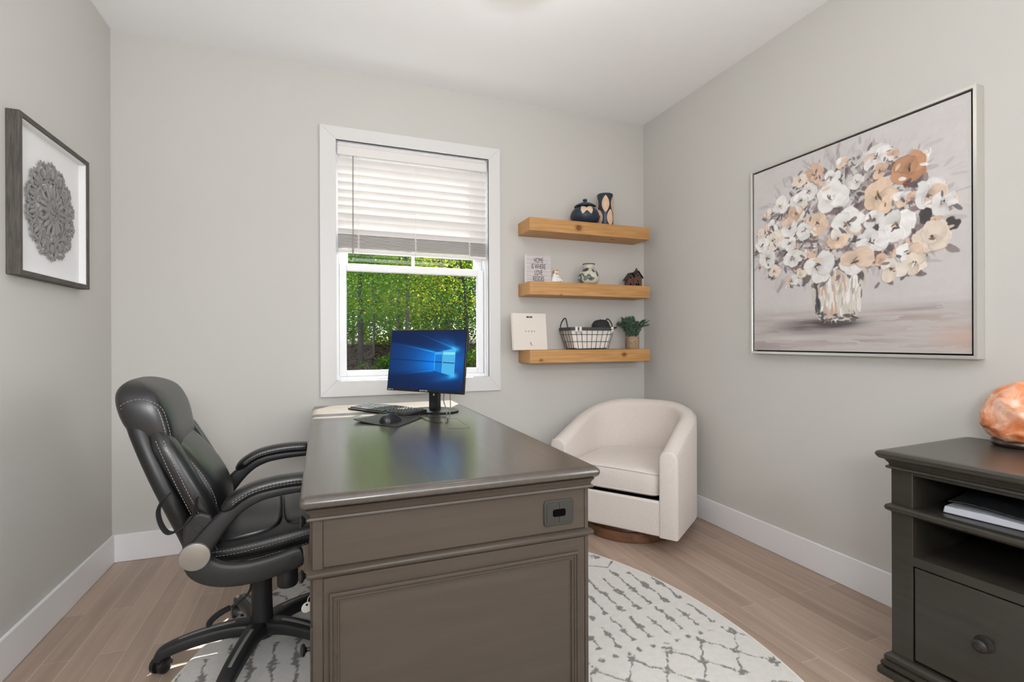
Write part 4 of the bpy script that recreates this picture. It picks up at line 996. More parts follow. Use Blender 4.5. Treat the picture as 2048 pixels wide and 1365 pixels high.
# figurine: two embracing children on an oval base
fg = thing('figurine', 'small cream figurine of two embracing figures beside the sign', 'figurine', (1.462, 2.985, S2))
T = Matrix.Translation((1.462, 2.985, S2))
def blob(b, c_, r_, n=16, T=T):
    ks = np.linspace(0, PI, 9); rings = [[(c_[0] + r_[0] * math.sin(k) * math.cos(a), c_[1] + r_[1] * math.sin(k) * math.sin(a), c_[2] - r_[2] * math.cos(k)) for a in np.linspace(0, 2 * PI, n + 1)[:-1]] for k in np.clip(ks, .06, PI - .06)]
    return b.loft(rings, T=T)
MB().loft([[(.044 * s_ * math.cos(a), .026 * s_ * math.sin(a), z) for a in np.linspace(0, 2 * PI, 33)[:-1]] for s_, z in ((1, 0), (1, .008), (.92, .012))], T=T).build('base', 'pot', fg)
b = MB(); b.lathe([(.026, .010), (.024, .020), (.018, .036), (.011, .052), (.009, .062), (.006, .066)], (-.016, 0, 0), 20, T=T); b.lathe([(.020, .010), (.019, .02), (.014, .034), (.010, .048), (.008, .060)], (.004, .002, 0), 20, T=T)
b.tube(spline([(.000, -.004, .030), (.018, -.006, .028), (.034, -.006, .018)], 5), [.010] * 6 + [.008] * 5, 10, T=T)
b.tube(spline([(-.012, -.008, .055), (0, -.014, .046), (.010, -.010, .052)], 4), .004, 8, T=T); b.build('dresses', 'white', fg)
b = MB(); blob(b, (-.012, -.002, .076), (.010, .010, .012)); blob(b, (.004, 0, .078), (.0095, .0095, .0115)); b.tube([(.008, -.006, .05), (.022, -.008, .042)], .0035, 8, T=T); hds = b.build('heads', 'figskin', fg)
b = MB(); blob(b, (-.018, .002, .076), (.011, .011, .013)); blob(b, (.005, .003, .084), (.0105, .0105, .009)); b.build('hair', 'fighair', hds)

# blue and cream vase with painted pattern
vs = thing('painted_vase', 'round cream vase painted with blue-green flowers on the middle shelf', 'vase', (1.715, 3.0, S2))
vp = [(.040, 0), (.050, .004), (.066, .022), (.0725, .046), (.071, .066), (.060, .090), (.044, .108), (.037, .118), (.036, .128), (.040, .138), (.043, .144)]
nz, na = 90, 200; zz = np.linspace(0, .144, nz); rr = np.interp(zz, [p[1] for p in vp], [p[0] for p in vp])
rr = np.convolve(np.pad(rr, 4, mode='edge'), np.ones(9) / 9, 'valid'); A = np.linspace(0, 2 * PI, na)
AA, ZZ = np.meshgrid(A, zz); RR = np.repeat(rr[:, None], na, 1)
P = np.stack([1.715 + RR * np.cos(AA), 3.0 + RR * np.sin(AA), S2 + ZZ], -1)
c = np.zeros((nz, na, 3)) + S2L((204, 200, 182)); r_ = np.random.default_rng(3)
for k in range(34):
    a0, z0, s1_, s2_, th = r_.uniform(0, 2 * PI), r_.uniform(.02, .105), r_.uniform(.010, .026), r_.uniform(.005, .014), r_.uniform(0, PI)
    da = (np.mod(AA - a0 + PI, 2 * PI) - PI) * .07; dz = ZZ - z0; u = da * math.cos(th) + dz * math.sin(th); v = -da * math.sin(th) + dz * math.cos(th)
    dd = (u / s1_) ** 2 + (v / s2_) ** 2; cc = S2L([(74, 98, 112), (88, 112, 120), (60, 78, 90), (112, 128, 110)][k % 4])
    c = np.where((dd < 1.25)[..., None], S2L((44, 52, 54)), c); c = np.where((dd < 1)[..., None], cc, c)
c = np.where((ZZ < .007)[..., None] | (ZZ > .1395)[..., None], S2L((60, 62, 58)), c)
c = np.where(((ZZ > .113) & (ZZ < .116))[..., None], S2L((120, 124, 112)), c)
P[:, -1] = P[:, 0]
grid_mesh('body', P, c, 'vase', vs)
MB().lathe([(.0425, .1435), (.0440, .146), (.039, .147), (.033, .135), (.034, .11), (.05, .06), (.04, .01)], (1.715, 3.0, S2), 40, cap=False).build('rim', M['printdark'], vs)

# little house ornament
ho = thing('house_ornament', 'tiny dark copper brick house ornament with twin gables on the middle shelf', 'ornament', (2.075, 3.0, S2))
hy0, hy1 = 2.978, 3.025
b = MB(); b.prism([(2.020, S2), (2.072, S2), (2.072, S2 + .062), (2.052, S2 + .092), (2.022, S2 + .052), (2.020, S2 + .052)], hy0 + .006, hy1, 'y'); b.prism([(2.066, S2), (2.134, S2), (2.134, S2 + .066), (2.102, S2 + .106), (2.066, S2 + .062)], hy0, hy1, 'y'); b.build('walls', 'houseb', ho, smooth=False)
b = MB()
for pa, pb in (((2.010, S2 + .045), (2.052, S2 + .098)), ((2.052, S2 + .098), (2.074, S2 + .066)), ((2.068, S2 + .064), (2.102, S2 + .113)), ((2.102, S2 + .113), (2.142, S2 + .062))):
    d_ = Vector((pb[0] - pa[0], 0, pb[1] - pa[1])).normalized(); nn = Vector((-d_.z, 0, d_.x)) * .005
    if nn.z < 0: nn = -nn
    b.prism([pa, pb, (pb[0] + nn.x, pb[1] + nn.z), (pa[0] + nn.x, pa[1] + nn.z)], hy0 - .006, hy1 + .003, 'y')
b.build('roof', 'houser', ho, smooth=False)
b = MB(); b.box(2.098, 2.114, 2.995, 3.012, S2 + .09, S2 + .128); b.lathe([(.007, 0), (.004, .006), (.006, .010), (0, .014)], (2.106, 3.003, S2 + .126), 10); b.build('chimney', 'houseb', ho, smooth=False)
for x_, z_, w_, h_ in ((2.084, .012, .011, .017), (2.100, .012, .011, .017), (2.097, .036, .010, .012), (2.036, .012, .012, .014), (2.040, .060, .010, .012), (2.096, .078, .009, .011)):
    MB().prism([(x_, S2 + z_), (x_ + w_, S2 + z_), (x_ + w_, S2 + z_ + h_ * .6), (x_ + w_ / 2, S2 + z_ + h_), (x_, S2 + z_ + h_ * .6)], hy0 - (.001 if x_ > 2.07 else -.005), hy0 + .01, 'y').build('window', 'gapblack', ho, smooth=False)

# HOME book standing on the lowest shelf, leaning back
bk = thing('book', 'cream square book titled HOME standing at the left end of the lowest shelf', 'book', (1.262, 2.965, S3))
TB = Matrix.Translation((1.262, 2.955, S3 + .001)) @ Matrix.Rotation(math.radians(2.5), 4, 'Z') @ Matrix.Rotation(math.radians(-7), 4, 'X')
bw_, bh_ = .121, .240
b = MB(); b.box(-bw_, bw_, 0, .0022, 0, bh_, TB); b.box(-bw_, bw_, .0218, .024, 0, bh_, TB); b.box(-bw_ - .0005, -bw_ + .002, 0, .024, 0, bh_, TB); b.build('cover', 'book', bk, bevel=.0008)
MB().box(-bw_ + .003, bw_ - .004, .0023, .0217, .003, bh_ - .003, TB).build('pages', 'pages', bk, smooth=False)
R90 = Matrix.Rotation(PI / 2, 4, 'X')
text_mesh('lettering', 'HOME', .0135, 'printdark', bk, TB @ Matrix.Translation((0, -.0006, .121)) @ R90, spacing=2.6)
MB().box(-.021, .021, -.0006, .001, bh_ - .030, bh_ - .019, TB).build('badge', 'printdark', bk, smooth=False)
text_mesh('badge_lettering', 'THE ART', .0055, 'book', bk, TB @ Matrix.Translation((0, -.0012, bh_ - .0245)) @ R90, sx=.9)
b = MB(); b.tube(spline([tuple(TB @ Vector(p)) for p in ((-.004, -.0006, .050), (.004, -.0006, .044), (.000, -.0006, .038), (.008, -.0006, .032), (.010, -.0006, .028))], 4), .0016, 6); b.build('emblem', 'printdark', bk)

# wire basket with cotton liner, cap inside
bs = thing('wire_basket', 'dark wire basket with white cotton liner on the lowest shelf', 'basket', (1.70, 3.0, S3))
bx0_, bx1_, by0_, by1_ = 1.565, 1.825, 2.935, 3.060
tx0, tx1, ty0, ty1, bzh = 1.527, 1.865, 2.918, 3.083, .140
def lev(t, r=.012, n=4):
    return [(x_, y_, S3 + .003 + bzh * t) for x_, y_ in rrect(bx0_ + (tx0 - bx0_) * t, bx1_ + (tx1 - bx1_) * t, by0_ + (ty0 - by0_) * t, by1_ + (ty1 - by1_) * t, r, n)]
b = MB()
for t in (0, .36, .70, 1.0): b.tube(lev(t), .0020, 6, loop=True)
def at_(fx, fy, t):
    x0 = bx0_ + (tx0 - bx0_) * t; x1 = bx1_ + (tx1 - bx1_) * t; y0 = by0_ + (ty0 - by0_) * t; y1 = by1_ + (ty1 - by1_) * t
    return (x0 + (x1 - x0) * fx, y0 + (y1 - y0) * fy, S3 + .003 + bzh * t)
for k in range(9):
    for fy in (0, 1): b.tube([at_(k / 8, fy, 0), at_(k / 8, fy, 1)], .0018, 6)
for k in range(1, 4):
    for fx in (0, 1): b.tube([at_(fx, k / 4, 0), at_(fx, k / 4, 1)], .0018, 6)
for k in range(1, 8): b.tube([at_(k / 8, 0, 0), at_(k / 8, 1, 0)], .0018, 6)
b.build('wire_frame', 'wire', bs)
b = MB(); rr_ = []
for t in (.985, .6, .3, .1, .03):
    ring_ = lev(t, .02, 5); cx_ = (bx0_ + bx1_) / 2; cy_ = (by0_ + by1_) / 2
    rr_.append([(cx_ + (p[0] - cx_) * .975, cy_ + (p[1] - cy_) * .95, p[2] + .003 + (.004 * math.sin(i * 2.1) if t < .2 else 0)) for i, p in enumerate(ring_)])
b.loft(rr_, cap=False); b.add(rr_[-1], [tuple(range(len(rr_[-1])))]); b.build('liner', 'liner', bs)
b = MB(); 
L1 = [(x_, y_, z_ + .0035) for x_, y_, z_ in lev(1.02)]; L2 = [(x_, y_, z_ - .018) for x_, y_, z_ in lev(1.02)]
cx_, cy_ = 1.695, 3.0
out_ = lambda R_, k: [(cx_ + (p[0] - cx_) * (1 + k), cy_ + (p[1] - cy_) * (1 + k * 2), p[2]) for p in R_]
b.loft([out_(L1, -.004), out_(L1, .012), out_(L2, .008), out_(L2, -.010), out_(L1, -.014)], cap=False); b.build('rim_band', 'strapgrey', bs)
for fx, s in ((tx0, -1), (tx1, 1)):
    hz = S3 + .003 + bzh
    pts = [(fx + s * .002, 2.945, hz - .012), (fx + s * .004, 2.955, hz + .030), (fx - s * .001, 2.980, hz + .060), (fx - s * .003, 3.0, hz + .068), (fx - s * .001, 3.020, hz + .060), (fx + s * .004, 3.046, hz + .030), (fx + s * .002, 3.056, hz - .012)]
    MB().tube(spline(pts, 5), .0045, 8).build('handle', 'strapgrey', bs)
for x_, y_ in ((1.572, 2.914), (1.602, 2.914), (1.848, 2.914)):
    k = MB(); k.box(x_ - .009, x_ + .009, y_ - .0025, y_ + .006, S3 + .112, S3 + .153); k = k.build('strap', 'liner', bs, bevel=.002)
    MB().lathe([(.0055, 0), (.0055, .0015), (.003, .002)], n=14, T=Matrix.Translation((x_, y_ - .0025, S3 + .118)) @ Matrix.Rotation(PI / 2, 4, 'X')).build('button', 'capmetal', k)
cp = thing('baseball_cap', 'dark charcoal baseball cap lying in the right end of the wire basket', 'cap', (1.80, 3.0, S3 + .13))
Tc = Matrix.Translation((1.800, 2.985, S3 + .147)) @ Matrix.Rotation(math.radians(-3), 4, 'Y') @ Matrix.Rotation(math.radians(-14), 4, 'Z')
b = MB(); b.loft([[(.062 * s_ * math.cos(a), .058 * s_ * math.sin(a), z) for a in np.linspace(0, 2 * PI, 33)[:-1]] for s_, z in ((1, 0), (1.0, .015), (.93, .033), (.75, .048), (.45, .056), (.1, .058))], T=Tc); b.build('crown', 'cap', cp)
V = []; n1, n2 = 9, 11
rings = []
for i in range(n1):
    u = i / (n1 - 1); row = []
    for j in range(n2):
        a = math.radians(-62 + 124 * j / (n2 - 1)); r0, r1 = .058, .118 - .012 * abs(math.sin(a)) * 2
        r = r0 + (r1 - r0) * u; row.append(Tc @ Vector((r * math.cos(a) * 1.0, r * math.sin(a) * .80, .010 - .010 * u - .022 * math.sin(a) ** 2 + 0 * u)))
    rings.append(row)
b = MB(); top_r = rings; V = [p for r_ in rings for p in r_] + [p + Vector((0, 0, -.003)) for r_ in rings for p in r_]; F = []
for i in range(n1 - 1):
    for j in range(n2 - 1):
        a = i * n2 + j; F.append((a, a + 1, a + n2 + 1, a + n2)); F.append(tuple(q_ + n1 * n2 for q_ in (a, a + n2, a + n2 + 1, a + 1)))
bd = [j for j in range(n2)] + [i * n2 + n2 - 1 for i in range(1, n1)] + [(n1 - 1) * n2 + j for j in range(n2 - 2, -1, -1)] + [i * n2 for i in range(n1 - 2, 0, -1)]
for a, c_ in zip(bd, bd[1:] + bd[:1]): F.append((a, c_, c_ + n1 * n2, a + n1 * n2))
b.add(V, F); b.build('brim', 'cap', cp)
MB().lathe([(.005, 0), (.004, .003), (0, .004)], (0, 0, .057), 12, T=Tc).build('button', 'cap', cp)

# potted plant
pp = thing('potted_plant', 'small green leafy plant in a round concrete pot on the lowest shelf', 'plant', (2.068, 3.0, S3))
MB().lathe([(.044, 0), (.046, .003), (.048, .086), (.046, .088), (.042, .086), (.040, .074), (.0, .074)], (2.068, 3.0, S3), 32).build('pot', 'pot', pp)
rr2 = random.Random(5); sb, lb = MB(), MB()
for k in range(30):
    a = rr2.uniform(0, 2 * PI); L_ = rr2.uniform(.08, .15); out2 = rr2.uniform(.015, .12); 
    p0 = Vector((2.068 + .02 * math.cos(a), 3.0 + .02 * math.sin(a), S3 + .07)); p2 = Vector((2.068 + out2 * math.cos(a), 3.0 + min(out2, .085) * math.sin(a), S3 + .085 + L_ * (1 - out2 * 3)+ .01))
    p1 = (p0 + p2) / 2 + Vector((0, 0, .03)); pth = spline([p0, p1, p2], 6); sb.tube(pth, .0013, 5)
    for i in range(2, len(pth)):
        for s in (-1, 1, 0):
            if s == 0 and i < len(pth) - 1: continue
            d_ = (pth[i] - pth[i - 1]).normalized(); sd = d_.cross(Vector((rr2.uniform(-.4, .4), rr2.uniform(-.4, .4), 1))).normalized() * (s if s else .0)
            dr = (d_ * .75 + sd * .8 + Vector((0, 0, rr2.uniform(-.1, .35)))).normalized(); ll = rr2.uniform(.020, .034); wv = dr.cross(Vector((rr2.uniform(-1, 1), rr2.uniform(-1, 1), .8))).normalized() * ll * .26
            p = pth[i]; nrm = dr.cross(wv).normalized() * ll * .08
            lb.add([p, p + dr * ll * .35 + wv, p + dr * ll * .75 + wv * .8 , p + dr * ll, p + dr * ll * .75 - wv * .8, p + dr * ll * .35 - wv, p + dr * ll * .5 - nrm], [(0, 1, 6), (1, 2, 6), (2, 3, 6), (3, 4, 6), (4, 5, 6), (5, 0, 6)])
sb.build('stems', 'stem', pp); lb.build('leaves', 'leaf', pp)

# ------------------------------------------------------------------ painting on the right wall
pg = thing('framed_painting', 'large silver-framed canvas painting of white and peach flowers in a vase', 'painting', (XR, 1.565, 1.06))
px1 = XR - .046
PY0, PY1, PZ0, PZ1 = 1.068, 2.078, 1.058, 2.052
b = MB()
def frame_x(b, y0, y1, z0, z1, prof):
    """prof (inset, x)"""
    b.loft([[(x_, y0 + i, z0 + i), (x_, y1 - i, z0 + i), (x_, y1 - i, z1 - i), (x_, y0 + i, z1 - i)] for i, x_ in prof], cap=False)
frame_x(b, PY0, PY1, PZ0, PZ1, [(0, XR - .001), (0, px1), (.010, px1), (.012, px1 + .002), (.012, XR - .004)]); b.build('frame', 'silver', pg, angle=20)
b = MB(); b.box(XR - .012, XR - .003, PY0 + .006, PY1 - .006, PZ0 + .006, PZ1 - .006); b.build('backing', 'frameedge', pg, smooth=False)
CY0, CY1, CZ0, CZ1 = PY0 + .019, PY1 - .019, PZ0 + .019, PZ1 - .019
b = MB(); b.box(px1 + .008, XR - .012, CY0, CY1, CZ0, CZ1); b.build('stretcher', 'frameedge', pg, smooth=False)
n = 560
u = np.linspace(0, 1, n); U, V_ = np.meshgrid(u, u)          # U left->right seen, V_ bottom->top
r_ = np.random.default_rng(11)
n1 = vnoise(n, n, 6, 6, 21); n2 = vnoise(n, n, 40, 40, 22); ns = vnoise(n, n, 5, 60, 23); nv = vnoise(n, n, 60, 8, 24)
img = S2L((204, 200, 199)) * (.93 + .12 * n1)[..., None] * (.97 + .06 * n2)[..., None]
def over(mask, col):
    global img
    img = img * (1 - mask[..., None]) + np.asarray(col) * mask[..., None]
# table
tb = np.clip((.245 - V_ + (n1 - .5) * .05) / .05, 0, 1); tcol = S2L((178, 170, 168)) * (1 - ns[..., None]) * 1.0 + S2L((206, 200, 198)) * ns[..., None]
over(tb * .9, tcol)
for k in range(70):
    cx, cy, lx, ly = r_.uniform(0, 1), r_.uniform(.0, .2), r_.uniform(.08, .25), r_.uniform(.006, .016)
    m_ = np.exp(-((U - cx) / lx) ** 2 - ((V_ - cy) / ly) ** 2) * (ns > .45) * r_.uniform(.15, .45); over(m_, S2L([(150, 136, 134), (132, 118, 118), (214, 208, 206), (176, 150, 140)][k % 4]))
m_ = np.clip(np.exp(-((U - .33) / .20) ** 2 - ((V_ - .120) / .030) ** 2) * 1.5 * (ns + .15), 0, .85); over(m_, S2L((104, 90, 94)))
m_ = np.clip(np.exp(-((U - .45) / .13) ** 2 - ((V_ - .135) / .022) ** 2) * 2.0 * (ns + .2), 0, .9); over(m_, S2L((70, 60, 62)))
m_ = np.clip(np.exp(-((U - .98) / .10) ** 2 - ((V_ - .05) / .05) ** 2) * ns, 0, .6); over(m_, S2L((196, 160, 140)))
# feathery strokes round the bouquet
def stroke(cx, cy, L_, wd_, th, col, op, rag=n2):
    global img
    x0, x1, y0, y1 = [int(np.clip(q * n, 0, n)) for q in (cx - L_, cx + L_, cy - L_, cy + L_)]
    if x1 - x0 < 2 or y1 - y0 < 2: return
    su, sv = U[y0:y1, x0:x1] - cx, V_[y0:y1, x0:x1] - cy
    a = su * math.cos(th) + sv * math.sin(th); b_ = -su * math.sin(th) + sv * math.cos(th)
    d = (a / L_) ** 2 + (b_ / wd_) ** 2 + (rag[y0:y1, x0:x1] - .5) * 1.4
    m_ = np.clip((1 - d) * 3, 0, 1) * op; img[y0:y1, x0:x1] = img[y0:y1, x0:x1] * (1 - m_[..., None]) + np.asarray(col) * m_[..., None]
for k in range(260):
    a = r_.uniform(0, 2 * PI); rr_ = r_.uniform(.72, 1.08); cx, cy = .49 + .47 * rr_ * math.cos(a), .62 + .34 * rr_ * math.sin(a)
    if cy < .33: continue
    stroke(cx, cy, r_.uniform(.02, .05), r_.uniform(.004, .012), a + r_.uniform(-.6, .6), S2L([(172, 166, 166), (186, 180, 180), (158, 150, 152), (196, 190, 190)][k % 4]), r_.uniform(.3, .7))
for k in range(520):
    a = r_.uniform(0, 2 * PI); rr_ = math.sqrt(r_.uniform(0, .72)); cx, cy = .49 + .46 * rr_ * math.cos(a), .62 + .31 * rr_ * math.sin(a)
    if cy < .36: continue
    stroke(cx, cy, r_.uniform(.015, .045), r_.uniform(.004, .014), r_.uniform(0, PI), S2L([(150, 140, 142), (108, 96, 100), (176, 170, 170), (126, 100, 98), (90, 84, 88), (190, 160, 142), (160, 154, 156)][k % 7]), r_.uniform(.5, .95))
# vase
vc, vt, vb_ = .475, .375, .155
hw_v = np.interp(V_, [.145, .17, .22, .30, .38], [.075, .098, .118, .132, .142]); uu = (U - vc) / hw_v
vm = (np.abs(uu + (nv - .5) * .08) < 1) * (V_ > .15) * (V_ < .39); over(np.clip(vm, 0, 1) * 1.0, S2L((206, 200, 190)) * (.8 + .35 * nv)[..., None])
for k in range(110):
    q = r_.uniform(-1, 1); cy = r_.uniform(.16, .37); cx = vc + q * float(np.interp(cy, [.145, .17, .22, .30, .38], [.072, .092, .112, .126, .136]))
    col = [(232, 230, 224), (240, 238, 234), (176, 168, 160), (206, 168, 146), (214, 210, 200)][k % 5]
    if q < -.72: col = [(58, 62, 66), (80, 84, 86), (196, 192, 186)][k % 3]
    if q > .8: col = [(110, 108, 106), (226, 222, 216)][k % 2]
    stroke(cx, cy, r_.uniform(.02, .045), r_.uniform(.004, .010), PI / 2 + r_.uniform(-.2, .2), S2L(col), .9)
for k in range(26): stroke(r_.uniform(.38, .57), r_.uniform(.148, .185), r_.uniform(.008, .02), .005, r_.uniform(-.3, .3), S2L([(70, 64, 66), (104, 96, 96), (200, 196, 190)][k % 3]), .85)
# flowers: position, size, colour key
FL = [(0.663,0.87,0.057,'w'),(0.583,0.898,0.037,'g'),(0.503,0.901,0.032,'w'),(0.729,0.861,0.026,'p'),(0.791,0.78,0.07,'o'),(0.827,0.804,0.033,'c'),(0.361,0.886,0.054,'p'),(0.289,0.881,0.039,'c'),(0.455,0.84,0.041,'w'),(0.573,0.788,0.041,'w'),(0.676,0.804,0.04,'p'),(0.45,0.748,0.078,'w'),(0.671,0.692,0.083,'q'),(0.337,0.806,0.049,'w'),(0.289,0.776,0.05,'w'),(0.174,0.778,0.048,'w'),(0.264,0.716,0.047,'p'),(0.762,0.658,0.038,'w'),(0.865,0.651,0.065,'w'),(0.909,0.601,0.047,'w'),(0.811,0.653,0.027,'p'),(0.533,0.6,0.082,'w'),(0.377,0.635,0.062,'q'),(0.313,0.616,0.049,'w'),(0.226,0.652,0.054,'w'),(0.12,0.675,0.042,'w'),(0.648,0.593,0.046,'w'),(0.741,0.544,0.078,'w'),(0.639,0.499,0.072,'w'),(0.481,0.54,0.051,'q'),(0.133,0.596,0.056,'p'),(0.056,0.587,0.046,'w'),(0.226,0.567,0.043,'w'),(0.872,0.463,0.067,'c'),(0.382,0.42,0.08,'w'),(0.562,0.425,0.071,'w'),(0.244,0.485,0.052,'w'),(0.091,0.509,0.055,'w'),(0.786,0.426,0.054,'w'),(0.675,0.407,0.034,'p'),(0.723,0.358,0.054,'c'),(0.81,0.373,0.046,'c'),(0.238,0.368,0.038,'w'),(0.133,0.432,0.037,'c'),(0.336,0.492,0.035,'p'),(0.887,0.542,0.019,'p'),(0.937,0.509,0.035,'k'),(0.849,0.564,0.037,'k'),(0.779,0.716,0.018,'r'),(0.092,0.758,0.033,'p'),(0.049,0.648,0.036,'c'),(0.294,0.4,0.028,'c')]
KC = {'w': (234, 232, 230), 'g': (206, 203, 202), 'p': (222, 190, 168), 'c': (234, 220, 204), 'o': (196, 148, 116), 'q': (230, 204, 180), 'k': (70, 66, 68), 'r': (130, 86, 78)}
order = sorted(range(len(FL)), key=lambda i: -FL[i][1])
hmap = np.zeros((n, n))
for i in order:
    cx, cy, s_, kc = FL[i]; col = np.array(KC[kc], float)
    if kc in 'kr':
        for q in range(4): stroke(cx + r_.uniform(-.3, .3) * s_, cy + r_.uniform(-.3, .3) * s_, s_ * .8, s_ * .5, r_.uniform(0, PI), S2L(col), .95)
        continue
    for q in range(5): stroke(cx + r_.uniform(-1, 1) * s_, cy - r_.uniform(.2, 1.1) * s_, s_ * .5, s_ * .2, r_.uniform(0, PI), S2L([(96, 86, 90), (130, 112, 112), (70, 66, 70)][q % 3]), .8)
    np_ = int(r_.integers(3, 6)) if s_ > .045 else int(r_.integers(2, 4)); a0 = r_.uniform(0, 2 * PI)
    x0, x1, y0, y1 = [int(np.clip(q * n, 0, n)) for q in (cx - 1.7 * s_, cx + 1.7 * s_, cy - 1.6 * s_, cy + 1.6 * s_)]
    su, sv = U[y0:y1, x0:x1] - cx, V_[y0:y1, x0:x1] - cy; hh3, ww3 = y1 - y0, x1 - x0
    for k in range(np_):
        a = a0 + 2 * PI * k / np_ + r_.uniform(-.4, .4); d_ = s_ * r_.uniform(.34, .58); pr1, pr2 = s_ * r_.uniform(.48, .66), s_ * r_.uniform(.50, .82)
        ox, oy = math.cos(a) * d_, math.sin(a) * d_ * .85; du, dv = su - ox, sv - oy
        p1 = du * math.cos(a) + dv * math.sin(a); p2 = -du * math.sin(a) + dv * math.cos(a)
        rag = vnoise(hh3, ww3, 4, 4, i * 31 + k, 4); sc3 = np.abs(p1 / pr1) ** 2.3 + np.abs(p2 / pr2) ** 2.3
        dd = sc3 ** .5 + (rag - .5) * .75
        m_ = np.clip((1 - dd) * 12, 0, 1)
        st1 = vnoise(hh3, ww3, 2 + 10 * abs(math.sin(a)), 2 + 10 * abs(math.cos(a)), i * 7 + k, 3)
        c0 = np.clip(col + r_.uniform(-14, 8), 0, 255)
        if kc in 'w' and r_.random() < .06: c0 = np.array((226, 202, 182.))
        if kc in 'pcq' and r_.random() < .35: c0 = np.array((234, 224, 214.))
        c_ = S2L(c0) * (.84 + .26 * st1)[..., None]
        inner = np.exp(-(np.hypot(su, sv) / (s_ * .38)) ** 2); c_ = c_ * (1 - .35 * inner[..., None] * (rag > .45)[..., None])
        edge = np.clip((dd - .78) * 6, 0, 1); c_ = c_ * (1 - .22 * (edge * (rag > .5))[..., None])
        img[y0:y1, x0:x1] = img[y0:y1, x0:x1] * (1 - m_[..., None]) + c_ * m_[..., None]
        hmap[y0:y1, x0:x1] = hmap[y0:y1, x0:x1] * (1 - m_) + m_ * (.35 + .6 * np.clip(dd, 0, 1) ** 3 + .3 * st1)
    if s_ > .036:
        for q in range(4): stroke(cx + r_.uniform(-.16, .16) * s_, cy + r_.uniform(-.16, .16) * s_, s_ * r_.uniform(.10, .24), s_ * .06, r_.uniform(0, PI), S2L([(84, 70, 68), (60, 54, 58), (150, 116, 66), (104, 92, 94)][q]), .9)
    for q in range(3): stroke(cx + r_.uniform(-1.3, 1.3) * s_, cy + r_.uniform(-1.3, 1.3) * s_, s_ * r_.uniform(.2, .4), s_ * r_.uniform(.08, .16), r_.uniform(0, PI), S2L([(120, 104, 106), (236, 234, 232), (84, 76, 80), (222, 196, 176)][r_.integers(0, 4)]), .85)
hmap += .25 * n2 + .15 * ns
PX = px1 + .0075 - .0022 * hmap
P = np.stack([PX, CY1 - U * (CY1 - CY0), CZ0 + V_ * (CZ1 - CZ0)], -1)
grid_mesh('canvas', P, img, 'canvas', pg)

# ------------------------------------------------------------------ carved medallion in a shadow box, left wall
al = thing('shadow_box_art', 'square dark-framed shadow box with a grey carved oval medallion on the left wall', 'wall art', (XL, 2.475, 1.365))
ax0, ax1 = XL + .0005, XL + .039
AY0, AY1, AZ0, AZ1 = 2.202, 2.750, 1.366, 1.935
fw = .018
MB().box(ax0, ax1, AY0, AY0 + fw, AZ0, AZ1).build('frame_side', 'darkframe', al, bevel=.001)
MB().box(ax0, ax1, AY1 - fw, AY1, AZ0, AZ1).build('frame_side', 'darkframe', al, bevel=.001)
MB().box(ax0, ax1, AY0 + fw, AY1 - fw, AZ0, AZ0 + fw).build('frame_rail', 'darkframeh', al, bevel=.001)
MB().box(ax0, ax1, AY0 + fw, AY1 - fw, AZ1 - fw, AZ1).build('frame_rail', 'darkframeh', al, bevel=.001)
MB().box(ax0, ax0 + .008, AY0 + fw, AY1 - fw, AZ0 + fw, AZ1 - fw).build('mount_board', 'mount', al, smooth=False)
b = MB(); i_ = .004; ring_ = [(AY0 + fw, AZ0 + fw), (AY1 - fw, AZ0 + fw), (AY1 - fw, AZ1 - fw), (AY0 + fw, AZ1 - fw)]
b.box(ax0 + .008, ax1 - .006, AY0 + fw, AY0 + fw + i_, AZ0 + fw, AZ1 - fw); b.box(ax0 + .008, ax1 - .006, AY1 - fw - i_, AY1 - fw, AZ0 + fw, AZ1 - fw); b.box(ax0 + .008, ax1 - .006, AY0 + fw + i_, AY1 - fw - i_, AZ1 - fw - i_, AZ1 - fw); b.box(ax0 + .008, ax1 - .006, AY0 + fw + i_, AY1 - fw - i_, AZ0 + fw, AZ0 + fw + i_); b.build('spacer', 'mount', al, smooth=False)
mcy, mcz, mA, mB_ = 2.476, 1.645, .183, .187          # centre and radii of the oval
mx = ax0 + .012
def mp_(r, a, h=0.0): return (mx + .004 + h, mcy + mA * r * math.sin(a), mcz + mB_ * r * math.cos(a))
b = MB(); NL = 14
def fl(path, r, hh=.7):
    b.tube(path, r, 8)
for k in range(NL):
    a0 = 2 * PI * k / NL; dth = 2 * PI / NL
    pts = [mp_(.70, a0 - dth * .40), mp_(.82, a0 - dth * .47, .002), mp_(.92, a0 - dth * .34, .003), mp_(.985, a0 - dth * .10, .004), mp_(.985, a0 + dth * .10, .004), mp_(.92, a0 + dth * .34, .003), mp_(.82, a0 + dth * .47, .002), mp_(.70, a0 + dth * .40)]
    pth = spline(pts, 5); b.tube(pth, [.0052 + .0018 * math.sin(i * .9) for i in range(len(pth))], 8)
    pth = spline([mp_(.68, a0, .002), mp_(.78, a0 + dth * .04, .005), mp_(.90, a0, .002)], 6); b.tube(pth, [.003 + .0062 * math.sin(PI * i / (len(pth) - 1)) ** .7 for i in range(len(pth))], 8)
    for s_ in (-1, 1):
        b.tube(spline([mp_(.70, a0 + s_ * dth * .05, .003), mp_(.79, a0 + s_ * dth * .24, .004), mp_(.86, a0 + s_ * dth * .20, .003)], 4), [.0045, .005, .0052, .0052, .005, .0048, .0045, .004, .003], 6)
        b.tube([mp_(.95, a0 + s_ * dth * .22, .003), mp_(1.02, a0 + s_ * dth * .30, .001)], [.0055, .0025], 6)
    b.tube([mp_(.97, a0, .003), mp_(1.055, a0, .001)], [.007, .0025], 6)
    b.tube([mp_(.86, a0 + dth * .5, .002), mp_(.97, a0 + dth * .5, .001)], [.007, .003], 6)
